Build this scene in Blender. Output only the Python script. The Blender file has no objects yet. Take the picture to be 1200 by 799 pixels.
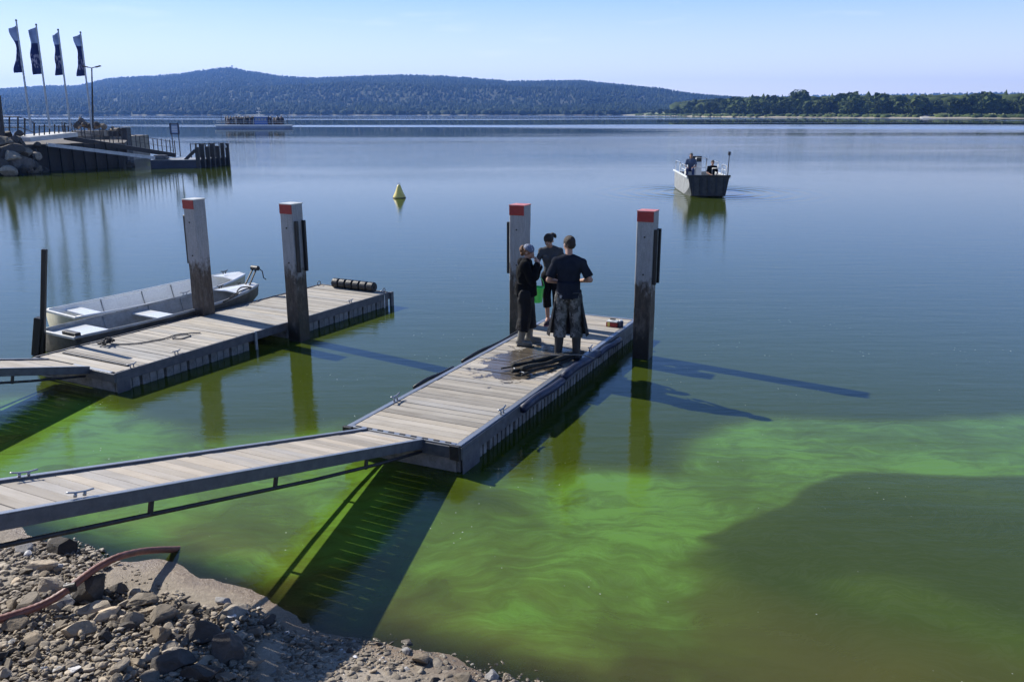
import bpy, bmesh, math, random
import numpy as np
from mathutils import Vector, Matrix, noise as mn
PI = math.pi
S = bpy.context.scene
COL = S.collection
random.seed(7)
rng = np.random.default_rng(11)

# ---------------------------------------------------------------- camera, sky, sun, exposure
F = 1010.0; TH = math.atan(267 / F); HC = 3.9
cam = bpy.data.cameras.new('camera'); co = bpy.data.objects.new('camera', cam); COL.objects.link(co)
co.location = (0, 0, HC); co.rotation_euler = (PI / 2 - TH, 0, 0)
cam.sensor_width = 36; cam.lens = 36 * F / 1200; cam.clip_start = 0.1; cam.clip_end = 30000
S.camera = co
SUN_DIR = Vector((-1.167, 0.8125, 1.0)).normalized()
SUN_EL = math.asin(SUN_DIR.z); SUN_AZ = math.atan2(SUN_DIR.x, SUN_DIR.y)   # clockwise from +Y
W = bpy.data.worlds.new('World'); S.world = W; W.use_nodes = True
wn = W.node_tree; wn.nodes.clear()
sky = wn.nodes.new('ShaderNodeTexSky'); sky.sky_type = 'NISHITA'; sky.sun_disc = False
sky.sun_elevation = SUN_EL; sky.sun_rotation = SUN_AZ; sky.altitude = 700; sky.air_density = 1.0; sky.dust_density = 0.6; sky.ozone_density = 2.2
bg = wn.nodes.new('ShaderNodeBackground'); bg.inputs['Strength'].default_value = 0.100
wo = wn.nodes.new('ShaderNodeOutputWorld')
# thin wisps of cirrus in the sky itself
tc = wn.nodes.new('ShaderNodeTexCoord'); mp = wn.nodes.new('ShaderNodeMapping'); mp.inputs['Scale'].default_value = (5, 5, 34)
nz = wn.nodes.new('ShaderNodeTexNoise'); nz.inputs['Scale'].default_value = 1.3; nz.inputs['Detail'].default_value = 9
cr = wn.nodes.new('ShaderNodeValToRGB'); cr.color_ramp.elements[0].position = .63; cr.color_ramp.elements[1].position = .85
cr.color_ramp.elements[1].color = (.35, .35, .35, 1)
mx = wn.nodes.new('ShaderNodeMixRGB'); mx.inputs[2].default_value = (7.6, 8.2, 9.2, 1)
# clear-day gradient from milky horizon to deep blue, blended with the physical sky
sx = wn.nodes.new('ShaderNodeSeparateXYZ'); gr = wn.nodes.new('ShaderNodeValToRGB'); e = gr.color_ramp
for k in range(6): e.elements.new(.5)
for el, (p, c) in zip(e.elements, [(0, (1.02, 1.03, 1.10)), (.03, (.94, .98, 1.14)), (.07, (.68, .80, 1.16)), (.12, (.36, .57, 1.17)), (.18, (.23, .47, 1.17)), (.29, (.12, .30, .84)), (.42, (.045, .125, .35)), (1, (.012, .038, .12))]):
    el.position = p; el.color = (c[0], c[1], c[2], 1)
gs = wn.nodes.new('ShaderNodeVectorMath'); gs.operation = 'SCALE'; gs.inputs['Scale'].default_value = 8.6
ms = wn.nodes.new('ShaderNodeMixRGB'); ms.inputs[0].default_value = .25
wn.links.new(tc.outputs['Generated'], sx.inputs[0]); wn.links.new(sx.outputs[2], gr.inputs[0]); wn.links.new(gr.outputs[0], gs.inputs[0])
wn.links.new(gs.outputs[0], ms.inputs[1]); wn.links.new(sky.outputs[0], ms.inputs[2])
wn.links.new(tc.outputs['Generated'], mp.inputs[0]); wn.links.new(mp.outputs[0], nz.inputs[0]); wn.links.new(nz.outputs[0], cr.inputs[0])
wn.links.new(cr.outputs[0], mx.inputs[0]); wn.links.new(ms.outputs[0], mx.inputs[1]); wn.links.new(mx.outputs[0], bg.inputs[0]); wn.links.new(bg.outputs[0], wo.inputs[0])
sl = bpy.data.lights.new('sun', 'SUN'); sl.energy = 5.0; sl.angle = math.radians(.53); sl.color = (1, .955, .88)
so = bpy.data.objects.new('sun', sl); COL.objects.link(so)
so.rotation_euler = (-SUN_DIR).to_track_quat('-Z', 'Y').to_euler()
S.view_settings.view_transform = 'Standard'; S.view_settings.look = 'None'; S.view_settings.gamma = 1
S.view_settings.exposure = 0.58

# ---------------------------------------------------------------- placing by surveyed sight lines (photo 1200 x 799)
SN, CS = math.sin(TH), math.cos(TH)
def _ray(x, y):
    r = x - 600; d = y - 399.5
    return r, F * CS - d * SN, -(d * CS + F * SN)
def gp(x, y, z=0.0):
    r, f, u = _ray(x, y); t = (z - HC) / u
    return Vector((r * t, f * t, z))
def at(x, y, Y):
    r, f, u = _ray(x, y); t = Y / f
    return Vector((r * t, Y, HC + u * t))

# ---------------------------------------------------------------- object helpers
def tag(o, label=None, cat=None, group=None, kind=None):
    if label: o['label'] = label
    if cat: o['category'] = cat
    if group: o['group'] = group
    if kind: o['kind'] = kind
    return o
def empty(name, loc=(0, 0, 0), rz=0, label=None, cat=None, group=None):
    o = bpy.data.objects.new(name, None); COL.objects.link(o)
    o.location = loc; o.rotation_euler = (0, 0, rz); o.empty_display_size = .2
    return tag(o, label, cat, group)
def link(name, me, m=None, parent=None, smooth=False):
    o = bpy.data.objects.new(name, me); COL.objects.link(o)
    if m and not me.materials: me.materials.append(m)
    if parent: o.parent = parent
    if smooth: me.polygons.foreach_set('use_smooth', [True] * len(me.polygons))
    return o
def obj(name, bm, m, parent=None, smooth=False, bevel=0):
    if bevel:
        bmesh.ops.bevel(bm, geom=[e for e in bm.edges], offset=bevel, segments=1, affect='EDGES', clamp_overlap=True)
    me = bpy.data.meshes.new(name); bm.to_mesh(me); bm.free()
    return link(name, me, m, parent, smooth)
def copyo(o, parent=None, name=None):
    c = o.copy(); COL.objects.link(c)
    c.parent = parent
    return c
def copytree(o, parent=None):
    c = copyo(o, parent)
    for ch in list(o.children): copytree(ch, c)
    return c
def npmesh(name, V, Fc, m=None, parent=None, smooth=False):
    me = bpy.data.meshes.new(name); V = np.asarray(V, dtype=np.float32); Fc = np.asarray(Fc, dtype=np.int32)
    k = Fc.shape[1]
    me.vertices.add(len(V)); me.vertices.foreach_set('co', V.ravel())
    me.loops.add(Fc.size); me.loops.foreach_set('vertex_index', Fc.ravel())
    me.polygons.add(len(Fc)); me.polygons.foreach_set('loop_start', np.arange(0, Fc.size, k, dtype=np.int32))
    me.update(calc_edges=True)
    return link(name, me, m, parent, smooth)
B = bmesh.new
def box(bm, c, s, rot=None):
    M = Matrix.Translation(Vector(c)) @ (rot.to_4x4() if rot else Matrix()) @ Matrix.Diagonal((s[0], s[1], s[2], 1))
    bmesh.ops.create_cube(bm, size=1, matrix=M); return bm
def frame(d, up=Vector((0, 0, 1))):
    z = Vector(d).normalized()
    x = up.cross(z)
    if x.length < 1e-4: x = Vector((1, 0, 0))
    x.normalize(); y = z.cross(x)
    return Matrix((x, y, z)).transposed()
def beam(bm, a, b, w, h):
    a = Vector(a); b = Vector(b); d = b - a
    R = frame(d); M = Matrix.Translation((a + b) / 2) @ R.to_4x4() @ Matrix.Diagonal((w, h, d.length, 1))
    bmesh.ops.create_cube(bm, size=1, matrix=M); return bm
def rod(bm, a, b, r0, r1=None, n=8):
    a = Vector(a); b = Vector(b); d = b - a; r1 = r0 if r1 is None else r1
    M = Matrix.Translation((a + b) / 2) @ frame(d).to_4x4()
    bmesh.ops.create_cone(bm, cap_ends=True, cap_tris=False, segments=n, radius1=r0, radius2=r1, depth=d.length, matrix=M); return bm
def tube(bm, pts, r, n=8, taper=None):
    pts = [Vector(p) for p in pts]; rings = []
    for i, p in enumerate(pts):
        d = (pts[min(i + 1, len(pts) - 1)] - pts[max(i - 1, 0)])
        R = frame(d); rr = r if taper is None else taper[i]
        rings.append([bm.verts.new(p + R @ Vector((rr * math.cos(2 * PI * k / n), rr * math.sin(2 * PI * k / n), 0))) for k in range(n)])
    for a, b in zip(rings, rings[1:]):
        for k in range(n): bm.faces.new((a[k], a[(k + 1) % n], b[(k + 1) % n], b[k]))
    bm.faces.new(rings[0][::-1]); bm.faces.new(rings[-1]); return bm
def spline(pts, n=6):
    pts = [Vector(p) for p in pts]; out = []
    P = [pts[0] * 2 - pts[1]] + pts + [pts[-1] * 2 - pts[-2]]
    for i in range(1, len(P) - 2):
        for k in range(n):
            t = k / n; a, b, c, d = P[i - 1:i + 3]
            out.append(.5 * ((2 * b) + (c - a) * t + (2 * a - 5 * b + 4 * c - d) * t * t + (3 * b - a - 3 * c + d) * t ** 3))
    out.append(pts[-1]); return out
def cap(bm, p0, r0, p1, r1, n=14):
    rod(bm, p0, p1, r0, r1, n)
    for p, r in ((p0, r0), (p1, r1)):
        bmesh.ops.create_uvsphere(bm, u_segments=n, v_segments=9, radius=r, matrix=Matrix.Translation(Vector(p)))
    return bm
def ell(bm, c, r, rot=None, n=16):
    M = Matrix.Translation(Vector(c)) @ (rot.to_4x4() if rot else Matrix()) @ Matrix.Diagonal((r[0], r[1], r[2], 1))
    bmesh.ops.create_uvsphere(bm, u_segments=n, v_segments=10, radius=1, matrix=M); return bm
def rz(a): return Matrix.Rotation(a, 3, 'Z')
def rx(a): return Matrix.Rotation(a, 3, 'X')
def ry(a): return Matrix.Rotation(a, 3, 'Y')
def prism(bm, poly, z0, z1):
    a = [bm.verts.new((x, y, z0)) for x, y in poly]; b = [bm.verts.new((x, y, z1)) for x, y in poly]
    n = len(poly); bm.faces.new(a[::-1]); bm.faces.new(b)
    for k in range(n): bm.faces.new((a[k], a[(k + 1) % n], b[(k + 1) % n], b[k]))
    return bm

# ---------------------------------------------------------------- materials
def nodes(name):
    m = bpy.data.materials.new(name); m.use_nodes = True; t = m.node_tree; t.nodes.clear()
    o = t.nodes.new('ShaderNodeOutputMaterial'); return m, t, o
def N(t, typ, **kw):
    n = t.nodes.new(typ)
    for k, v in kw.items():
        if k.startswith('i_'): n.inputs[k[2:].replace('_', ' ')].default_value = v
        elif k.startswith('n_'): n.inputs[int(k[2:])].default_value = v
        else: setattr(n, k, v)
    return n
def L(t, a, b): t.links.new(a, b)
def ramp(t, src, stops, interp='LINEAR'):
    r = N(t, 'ShaderNodeValToRGB'); e = r.color_ramp; e.interpolation = interp
    while len(e.elements) < len(stops): e.elements.new(.5)
    for s, (p, c) in zip(e.elements, stops):
        s.position = p; s.color = (c[0], c[1], c[2], 1) if hasattr(c, '__len__') else (c, c, c, 1)
    L(t, src, r.inputs[0]); return r.outputs[0]
def math_(t, op, a, b=None, clamp=False):
    n = N(t, 'ShaderNodeMath', operation=op, use_clamp=clamp)
    for i, v in enumerate((a, b)):
        if v is None: continue
        if hasattr(v, 'links'): L(t, v, n.inputs[i])
        else: n.inputs[i].default_value = v
    return n.outputs[0]
def mixc(t, f, a, b, blend='MIX'):
    n = N(t, 'ShaderNodeMixRGB', blend_type=blend)
    for i, v in enumerate((f, a, b)):
        if hasattr(v, 'links'): L(t, v, n.inputs[i])
        elif hasattr(v, '__len__'): n.inputs[i].default_value = (v[0], v[1], v[2], 1)
        else: n.inputs[i].default_value = v
    return n.outputs[0]
def noise_(t, vec, scale, detail=6, rough=.6, dist=0):
    n = N(t, 'ShaderNodeTexNoise'); n.inputs['Scale'].default_value = scale; n.inputs['Detail'].default_value = detail
    n.inputs['Roughness'].default_value = rough; n.inputs['Distortion'].default_value = dist
    if vec is not None: L(t, vec, n.inputs['Vector'])
    return n.outputs[0]
def mapping(t, vec, scale=(1, 1, 1), rot=(0, 0, 0), loc=(0, 0, 0)):
    n = N(t, 'ShaderNodeMapping'); n.inputs['Scale'].default_value = scale; n.inputs['Rotation'].default_value = rot; n.inputs['Location'].default_value = loc
    L(t, vec, n.inputs[0]); return n.outputs[0]
def pm(name, c1, c2=None, scale=6, rough=.6, bump=.2, fine=60, metal=0, rv=0, spec=.5, stretch=(1, 1, 1), rust=None, coat=0):
    """painted / plain surface: two tones mottled by noise, fine grain, per-object tint, scuffs, relief"""
    m, t, o = nodes(name); p = N(t, 'ShaderNodeBsdfPrincipled')
    tc = N(t, 'ShaderNodeTexCoord'); v = mapping(t, tc.outputs['Object'], stretch)
    c2 = c2 or tuple(x * .6 for x in c1)
    n1 = noise_(t, v, scale, 8, .65); f = ramp(t, n1, [(.32, 0.), (.68, 1.)])
    c = mixc(t, f, c1, c2)
    n2 = noise_(t, v, fine, 4, .7)
    g = ramp(t, n2, [(.25, .86), (.75, 1.1)])
    c = mixc(t, 1.0, c, g, 'MULTIPLY')
    if rust:
        n3 = noise_(t, v, scale * 1.7, 10, .75); c = mixc(t, ramp(t, n3, [(.58, 0.), (.68, 1.)]), c, rust)
    if rv:
        oi = N(t, 'ShaderNodeObjectInfo'); h = ramp(t, oi.outputs['Random'], [(0, 1 - rv), (1, 1 + rv)])
        c = mixc(t, 1.0, c, h, 'MULTIPLY')
    L(t, c, p.inputs['Base Color'])
    rr = math_(t, 'MULTIPLY_ADD', f, .18); rr.node.inputs[2].default_value = rough - .06
    L(t, rr, p.inputs['Roughness']); p.inputs['Metallic'].default_value = metal; p.inputs['Specular IOR Level'].default_value = spec
    p.inputs['Coat Weight'].default_value = coat
    if bump:
        b = N(t, 'ShaderNodeBump'); b.inputs['Strength'].default_value = bump; b.inputs['Distance'].default_value = .02
        L(t, math_(t, 'ADD', n2, n1), b.inputs['Height']); L(t, b.outputs[0], p.inputs['Normal'])
    L(t, p.outputs[0], o.inputs[0]); return m

M = {}
M['alu'] = pm('galvanised', (.42, .44, .47), (.27, .29, .32), 9, .42, .08, 90, metal=.75)
M['navy'] = pm('navy_beam', (.115, .12, .135), (.06, .065, .075), 7, .5, .1, rust=(.12, .10, .09))
M['bluebump'] = pm('blue_fender', (.014, .028, .08), (.008, .012, .03), 5, .5, .15)
M['rubber'] = pm('black_rubber', (.012, .012, .013), (.01, .01, .011), 8, .45, .2)
M['float'] = pm('concrete_float', (.30, .30, .29), (.10, .095, .085), 5, .85, .4, rv=.15, rust=(.05, .045, .035))
M['darksteel'] = pm('dark_steel', (.028, .026, .027), (.012, .011, .012), 14, .5, .15, rust=(.08, .04, .025))
M['white'] = pm('white_gelcoat', (.78, .79, .78), (.66, .67, .65), 4, .28, .03, 30, coat=.3)
M['whitedirty'] = pm('worn_white', (.70, .71, .69), (.46, .46, .42), 5, .45, .06, 40)
M['hullgrey'] = pm('aluminium_hull', (.42, .43, .43), (.24, .24, .22), 5, .42, .08, metal=.35, rust=(.16, .14, .09))
M['hullinner'] = pm('inner_hull', (.34, .35, .36), (.20, .21, .21), 4, .5, .08, 30)
M['hullouter'] = pm('dirty_outer_hull', (.13, .12, .10), (.055, .05, .04), 5, .55, .2)
M['red'] = pm('red_paint', (.33, .022, .018), (.22, .018, .015), 12, .55, .1)
M['yellow'] = pm('yellow_buoy', (.72, .60, .16), (.55, .45, .12), 6, .4, .05)
M['green'] = pm('green_plastic', (.05, .62, .10), (.04, .5, .08), 6, .3, .02)
M['rope'] = pm('rope', (.30, .28, .25), (.12, .11, .10), 30, .9, .5)
M['ropedark'] = pm('dark_rope', (.05, .05, .05), (.02, .02, .02), 30, .9, .5)
M['hose'] = pm('red_hose', (.25, .095, .07), (.14, .06, .05), 8, .5, .1)
M['net'] = pm('black_wet_net', (.006, .007, .006), (.014, .016, .012), 30, .6, .8, 120)
M['bluefer'] = pm('ferry_blue', (.05, .16, .50), (.04, .12, .4), 3, .4, 0)
M['ferwhite'] = pm('ferry_white', (.70, .72, .74), (.55, .56, .58), 3, .5, 0)
M['crowd'] = pm('crowd_cloth', (.07, .05, .05), (.22, .17, .13), 3, .8, 0, 8)

def rock_mat(name, a, b, wet=0):
    m, t, o = nodes(name); p = N(t, 'ShaderNodeBsdfPrincipled'); tc = N(t, 'ShaderNodeTexCoord'); oi = N(t, 'ShaderNodeObjectInfo')
    geo = N(t, 'ShaderNodeNewGeometry')
    vv = N(t, 'ShaderNodeVectorMath', operation='ADD'); L(t, geo.outputs['Position'], vv.inputs[0]); L(t, oi.outputs['Random'], vv.inputs[1])
    n1 = noise_(t, vv.outputs[0], 5, 9, .7); n2 = noise_(t, vv.outputs[0], 40, 6, .7)
    c = mixc(t, ramp(t, n1, [(.35, 0.), (.65, 1.)]), a, b)
    c = mixc(t, 1.0, c, ramp(t, n2, [(.25, .6), (.75, 1.3)]), 'MULTIPLY')
    rnd = N(t, 'ShaderNodeNewGeometry').outputs['Random Per Island']
    tot = math_(t, 'FRACT', math_(t, 'ADD', oi.outputs['Random'], rnd))
    c = mixc(t, 1.0, c, ramp(t, tot, [(0, (.50, .47, .43)), (.4, (.88, .85, .80)), (.7, (1.1, 1.08, 1.05)), (1, (1.6, 1.55, 1.48))]), 'MULTIPLY')
    # water line: stones are dark and wet close to the lake level
    sp = N(t, 'ShaderNodeSeparateXYZ'); L(t, geo.outputs['Position'], sp.inputs[0])
    wetf = ramp(t, math_(t, 'MULTIPLY', sp.outputs[2], 8.0), [(.02, 1.), (.3, 0.)])
    c = mixc(t, wetf, c, mixc(t, 1., c, (.45, .42, .36), 'MULTIPLY'))
    L(t, c, p.inputs['Base Color']); L(t, ramp(t, wetf, [(0, .85), (1, .3)]), p.inputs['Roughness'])
    b = N(t, 'ShaderNodeBump'); b.inputs['Strength'].default_value = .55; b.inputs['Distance'].default_value = .02
    L(t, n2, b.inputs['Height']); L(t, b.outputs[0], p.inputs['Normal']); L(t, p.outputs[0], o.inputs[0]); return m
M['rock'] = rock_mat('grey_rock', (.37, .325, .265), (.17, .145, .115))
M['rocktan'] = rock_mat('tan_rock', (.44, .37, .28), (.28, .23, .17))
M['rockpale'] = rock_mat('pale_rock', (.52, .53, .55), (.36, .36, .38))
M['rockdark'] = rock_mat('dark_rock', (.10, .088, .078), (.05, .044, .04))

MA = math.atan2(.907, .4207)
def plank_mat(name, c1, c2, wet=False, ribbed=False):
    m, t, o = nodes(name); p = N(t, 'ShaderNodeBsdfPrincipled'); tc = N(t, 'ShaderNodeTexCoord'); oi = N(t, 'ShaderNodeObjectInfo')
    off = N(t, 'ShaderNodeVectorMath', operation='ADD'); L(t, tc.outputs['Object'], off.inputs[0])
    cb = N(t, 'ShaderNodeCombineXYZ'); r20 = math_(t, 'MULTIPLY', oi.outputs['Random'], 20.)
    for i in range(3): L(t, r20, cb.inputs[i])
    L(t, cb.outputs[0], off.inputs[1])
    g = noise_(t, mapping(t, off.outputs[0], (45, 2.2, 45)), 1, 8, .7, .4)      # grain runs along the plank (local y)
    blot = noise_(t, mapping(t, off.outputs[0], (3, 1.5, 3)), 1.4, 6, .6)
    c = mixc(t, ramp(t, g, [(.3, 0.), (.7, 1.)]), c1, c2)
    tint = ramp(t, oi.outputs['Random'], [(0, (.70, .68, .66)), (.25, (.98, .94, .88)), (.5, (.88, .89, .92)), (.75, (1.08, 1.01, .91)), (1, (1.18, 1.15, 1.12))])
    c = mixc(t, 1., c, tint, 'MULTIPLY')
    c = mixc(t, ramp(t, blot, [(.45, 0.), (.72, .5)]), c, mixc(t, 1., c, (.62, .58, .52), 'MULTIPLY'))
    dots = N(t, 'ShaderNodeTexVoronoi', feature='F1'); dots.inputs['Scale'].default_value = 7; L(t, off.outputs[0], dots.inputs['Vector'])
    c = mixc(t, ramp(t, dots.outputs['Distance'], [(.03, .7), (.06, 0.)]), c, (.05, .045, .04))
    rough = .82
    if wet:
        geo = N(t, 'ShaderNodeNewGeometry'); ct = wet
        d = N(t, 'ShaderNodeVectorMath', operation='SUBTRACT'); L(t, geo.outputs['Position'], d.inputs[0]); d.inputs[1].default_value = ct
        e = N(t, 'ShaderNodeMapping'); e.vector_type = 'TEXTURE'; e.inputs['Rotation'].default_value = (0, 0, MA); e.inputs['Scale'].default_value = (1.15, .62, 5); L(t, d.outputs[0], e.inputs[0])
        ln = N(t, 'ShaderNodeVectorMath', operation='LENGTH'); L(t, e.outputs[0], ln.inputs[0])
        nn = noise_(t, geo.outputs['Position'], 5.5, 7, .65)
        wf = math_(t, 'ADD', ln.outputs['Value'], math_(t, 'MULTIPLY', math_(t, 'SUBTRACT', nn, .5), 1.9))
        wv = ramp(t, wf, [(.84, 1.), (.93, 0.)])
        c = mixc(t, wv, c, mixc(t, 1., c, (.26, .235, .20), 'MULTIPLY'))
        L(t, ramp(t, wv, [(0, .82), (1, .22)]), p.inputs['Roughness'])
    else: p.inputs['Roughness'].default_value = rough
    L(t, c, p.inputs['Base Color']); p.inputs['Specular IOR Level'].default_value = .35
    h = g
    if ribbed:
        wvx = N(t, 'ShaderNodeTexWave', bands_direction='X'); wvx.inputs['Scale'].default_value = 26; L(t, tc.outputs['Object'], wvx.inputs[0])
        h = math_(t, 'ADD', math_(t, 'MULTIPLY', g, .6), wvx.outputs[1])
    b = N(t, 'ShaderNodeBump'); b.inputs['Strength'].default_value = .35; b.inputs['Distance'].default_value = .006
    L(t, h, b.inputs['Height']); L(t, b.outputs[0], p.inputs['Normal']); L(t, p.outputs[0], o.inputs[0]); return m
M['plankL'] = plank_mat('left_dock_boards', (.455, .44, .405), (.34, .32, .285))
M['gang'] = plank_mat('gangway_boards', (.50, .465, .415), (.39, .355, .31), ribbed=True)

def post_mat():
    m, t, o = nodes('weathered_pile'); p = N(t, 'ShaderNodeBsdfPrincipled'); tc = N(t, 'ShaderNodeTexCoord'); oi = N(t, 'ShaderNodeObjectInfo')
    sp = N(t, 'ShaderNodeSeparateXYZ'); L(t, tc.outputs['Object'], sp.inputs[0])
    off = N(t, 'ShaderNodeVectorMath', operation='ADD'); L(t, tc.outputs['Object'], off.inputs[0])
    cb = N(t, 'ShaderNodeCombineXYZ'); L(t, math_(t, 'MULTIPLY', oi.outputs['Random'], 30.), cb.inputs[0]); L(t, cb.outputs[0], off.inputs[1])
    n1 = noise_(t, mapping(t, off.outputs[0], (7, 7, 4)), 1, 9, .7); n2 = noise_(t, mapping(t, off.outputs[0], (30, 30, 5)), 1, 6, .65)
    n3 = noise_(t, off.outputs[0], 70, 4, .7)
    zz = math_(t, 'ADD', sp.outputs[2], math_(t, 'MULTIPLY', math_(t, 'SUBTRACT', n1, .5), 1.3))
    up = mixc(t, ramp(t, n2, [(.35, 0.), (.7, 1.)]), (.33, .33, .335), (.24, .24, .245))
    low = mixc(t, ramp(t, n2, [(.35, 0.), (.65, 1.)]), (.095, .070, .048), (.034, .026, .020))
    low = mixc(t, ramp(t, n1, [(.5, 0.), (.62, .8)]), low, (.13, .11, .09))
    c = mixc(t, ramp(t, math_(t, 'DIVIDE', zz, 2.4), [(.46, 0.), (.56, 1.)]), low, up)
    wet = ramp(t, math_(t, 'DIVIDE', zz, 2.4), [(.12, 1.), (.22, 0.)])
    c = mixc(t, wet, c, (.022, .018, .014))
    c = mixc(t, 1., c, ramp(t, n3, [(.25, .75), (.75, 1.2)]), 'MULTIPLY')
    L(t, c, p.inputs['Base Color']); L(t, ramp(t, wet, [(0, .7), (1, .35)]), p.inputs['Roughness'])
    b = N(t, 'ShaderNodeBump'); b.inputs['Strength'].default_value = .4; b.inputs['Distance'].default_value = .015
    L(t, math_(t, 'ADD', n2, n3), b.inputs['Height']); L(t, b.outputs[0], p.inputs['Normal']); L(t, p.outputs[0], o.inputs[0]); return m
M['post'] = post_mat()

# ---------------------------------------------------------------- ground and lake bed
SHX, SHY, SHC = .447, .894, 4.74
def sdist(x, y):   # metres out into the lake from the waterline
    return SHX * x + SHY * y - SHC + .07 * np.sin(x * 1.3 + 2.4) + .04 * np.sin(x * 3.1 + y)
def gh(x, y):
    d = sdist(x, y)
    h = np.where(d > 0, -.14 * d - .02 * d * d, -.14 * d)
    h = np.where(d < -2.6, .364 + (-d - 2.6) * .72, h)
    h = np.minimum(h, 2.25)
    return np.maximum(h, -2.6)
def noise_grid(X, Y, s, seed, octv=4):
    out = np.zeros(X.shape); a = 1; tot = 0; r = np.random.default_rng(seed)
    for o in range(octv):
        g = r.standard_normal((256, 256)); x = (X * s * 2 ** o) % 256; y = (Y * s * 2 ** o) % 256
        x0 = np.floor(x).astype(int); y0 = np.floor(y).astype(int); fx = x - x0; fy = y - y0
        fx = fx * fx * (3 - 2 * fx); fy = fy * fy * (3 - 2 * fy); x0 %= 256; y0 %= 256; x1 = (x0 + 1) % 256; y1 = (y0 + 1) % 256
        out += a * ((g[x0, y0] * (1 - fx) + g[x1, y0] * fx) * (1 - fy) + (g[x0, y1] * (1 - fx) + g[x1, y1] * fx) * fy); tot += a; a *= .5
    return out / tot
def grid(xs, ys):
    X, Y = np.meshgrid(xs, ys, indexing='ij'); nx, ny = X.shape
    i = np.arange(nx * ny).reshape(nx, ny)
    Fc = np.stack([i[:-1, :-1], i[1:, :-1], i[1:, 1:], i[:-1, 1:]], -1).reshape(-1, 4)
    return X, Y, Fc
def axis(lo, a, b, hi, step, g=1.15):
    mid = list(np.arange(a, b, step)); s = step; v = a; left = []
    while v > lo: s *= g; v -= s; left.append(max(v, lo))
    s = step; v = mid[-1]; right = []
    while v < hi: s *= g; v += s; right.append(min(v, hi))
    return np.array(left[::-1] + mid + right)
def ground_mat():
    m, t, o = nodes('sandy_shore'); p = N(t, 'ShaderNodeBsdfPrincipled'); geo = N(t, 'ShaderNodeNewGeometry')
    P = geo.outputs['Position']; sp = N(t, 'ShaderNodeSeparateXYZ'); L(t, P, sp.inputs[0])
    n1 = noise_(t, P, 1.3, 8, .6); n2 = noise_(t, P, 18, 8, .7); n3 = noise_(t, P, 120, 4, .6)
    c = mixc(t, ramp(t, n1, [(.35, 0.), (.65, 1.)]), (.36, .31, .245), (.25, .21, .16))
    c = mixc(t, 1., c, ramp(t, n2, [(.25, .72), (.75, 1.22)]), 'MULTIPLY')
    c = mixc(t, 1., c, ramp(t, n3, [(.3, .75), (.7, 1.2)]), 'MULTIPLY')
    z = math_(t, 'ADD', sp.outputs[2], math_(t, 'MULTIPLY', math_(t, 'SUBTRACT', n2, .5), .06))
    wet = ramp(t, math_(t, 'MULTIPLY', z, 5.), [(.06, 1.), (.26, 0.)])
    c = mixc(t, wet, c, mixc(t, 1., c, (.60, .50, .40), 'MULTIPLY'))
    und = ramp(t, math_(t, 'MULTIPLY', z, -5.), [(0., 0.), (.25, 1.)])
    c = mixc(t, math_(t, 'MULTIPLY', und, .6), c, (.22, .18, .085))
    L(t, c, p.inputs['Base Color']); L(t, ramp(t, wet, [(0, .9), (1, .42)]), p.inputs['Roughness'])
    b = N(t, 'ShaderNodeBump'); b.inputs['Strength'].default_value = .6; b.inputs['Distance'].default_value = .03
    L(t, math_(t, 'ADD', n2, math_(t, 'MULTIPLY', n3, .3)), b.inputs['Height']); L(t, b.outputs[0], p.inputs['Normal']); L(t, p.outputs[0], o.inputs[0]); return m
xs = axis(-140, -6.5, 3, 140, .055, 1.18); ys = axis(-60, 2.5, 9, 60, .055, 1.18)
X, Y, Fc = grid(xs, ys)
Z = gh(X, Y) + .028 * noise_grid(X + 50, Y + 50, 1.1, 3, 5) * np.clip(1.2 - sdist(X, Y) * .3, .2, 1)
Z = np.where((np.abs(X) < 30) & (Y < 58), Z, -2.6 + 0 * Z)
Z = np.where(Y < 2.0, gh(X, Y), Z)
g = npmesh('ground', np.stack([X, Y, Z], -1).reshape(-1, 3), Fc, ground_mat(), smooth=True); tag(g, kind='structure')

# ---------------------------------------------------------------- water
def in_poly(X, Y, poly):
    ins = np.zeros(X.shape, bool); dmin = np.full(X.shape, 1e9); n = len(poly)
    for k in range(n):
        x0, y0 = poly[k][:2]; x1, y1 = poly[(k + 1) % n][:2]
        cnd = ((y0 > Y) != (y1 > Y)); xi = (x1 - x0) * (Y - y0) / ((y1 - y0) if y1 != y0 else 1e-9) + x0
        ins ^= cnd & (X < xi)
        dx, dy = x1 - x0, y1 - y0; tt = np.clip(((X - x0) * dx + (Y - y0) * dy) / (dx * dx + dy * dy + 1e-12), 0, 1)
        dmin = np.minimum(dmin, np.hypot(X - x0 - tt * dx, Y - y0 - tt * dy))
    return np.where(ins, dmin, -dmin)
def sm(x, a, b):
    t_ = np.clip((x - a) / (b - a), 0, 1); return t_ * t_ * (3 - 2 * t_)
xs = axis(-5200, -8, 9, 5200, .06, 1.16); ys = axis(-300, 3.6, 15, 5700, .06, 1.16)
X, Y, Fc = grid(xs, ys)
wx = X + .22 * noise_grid(X + 90, Y + 60, .55, 21, 4) + .25 * noise_grid(X + 90, Y + 60, .22, 31, 2); wy = Y + .22 * noise_grid(X + 40, Y + 90, .55, 22, 4) + .28 * noise_grid(X + 40, Y + 90, .22, 32, 2)
G = lambda pts: [gp(*q) for q in pts]
tongue = in_poly(wx, wy, G([(560, 560), (660, 545), (760, 548), (800, 520), (860, 503), (940, 492), (1060, 494), (1200, 480), (1700, 450), (1700, 610), (1200, 608), (1080, 610), (1010, 612), (940, 632), (860, 652), (812, 668), (700, 660), (600, 640)]))
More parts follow.
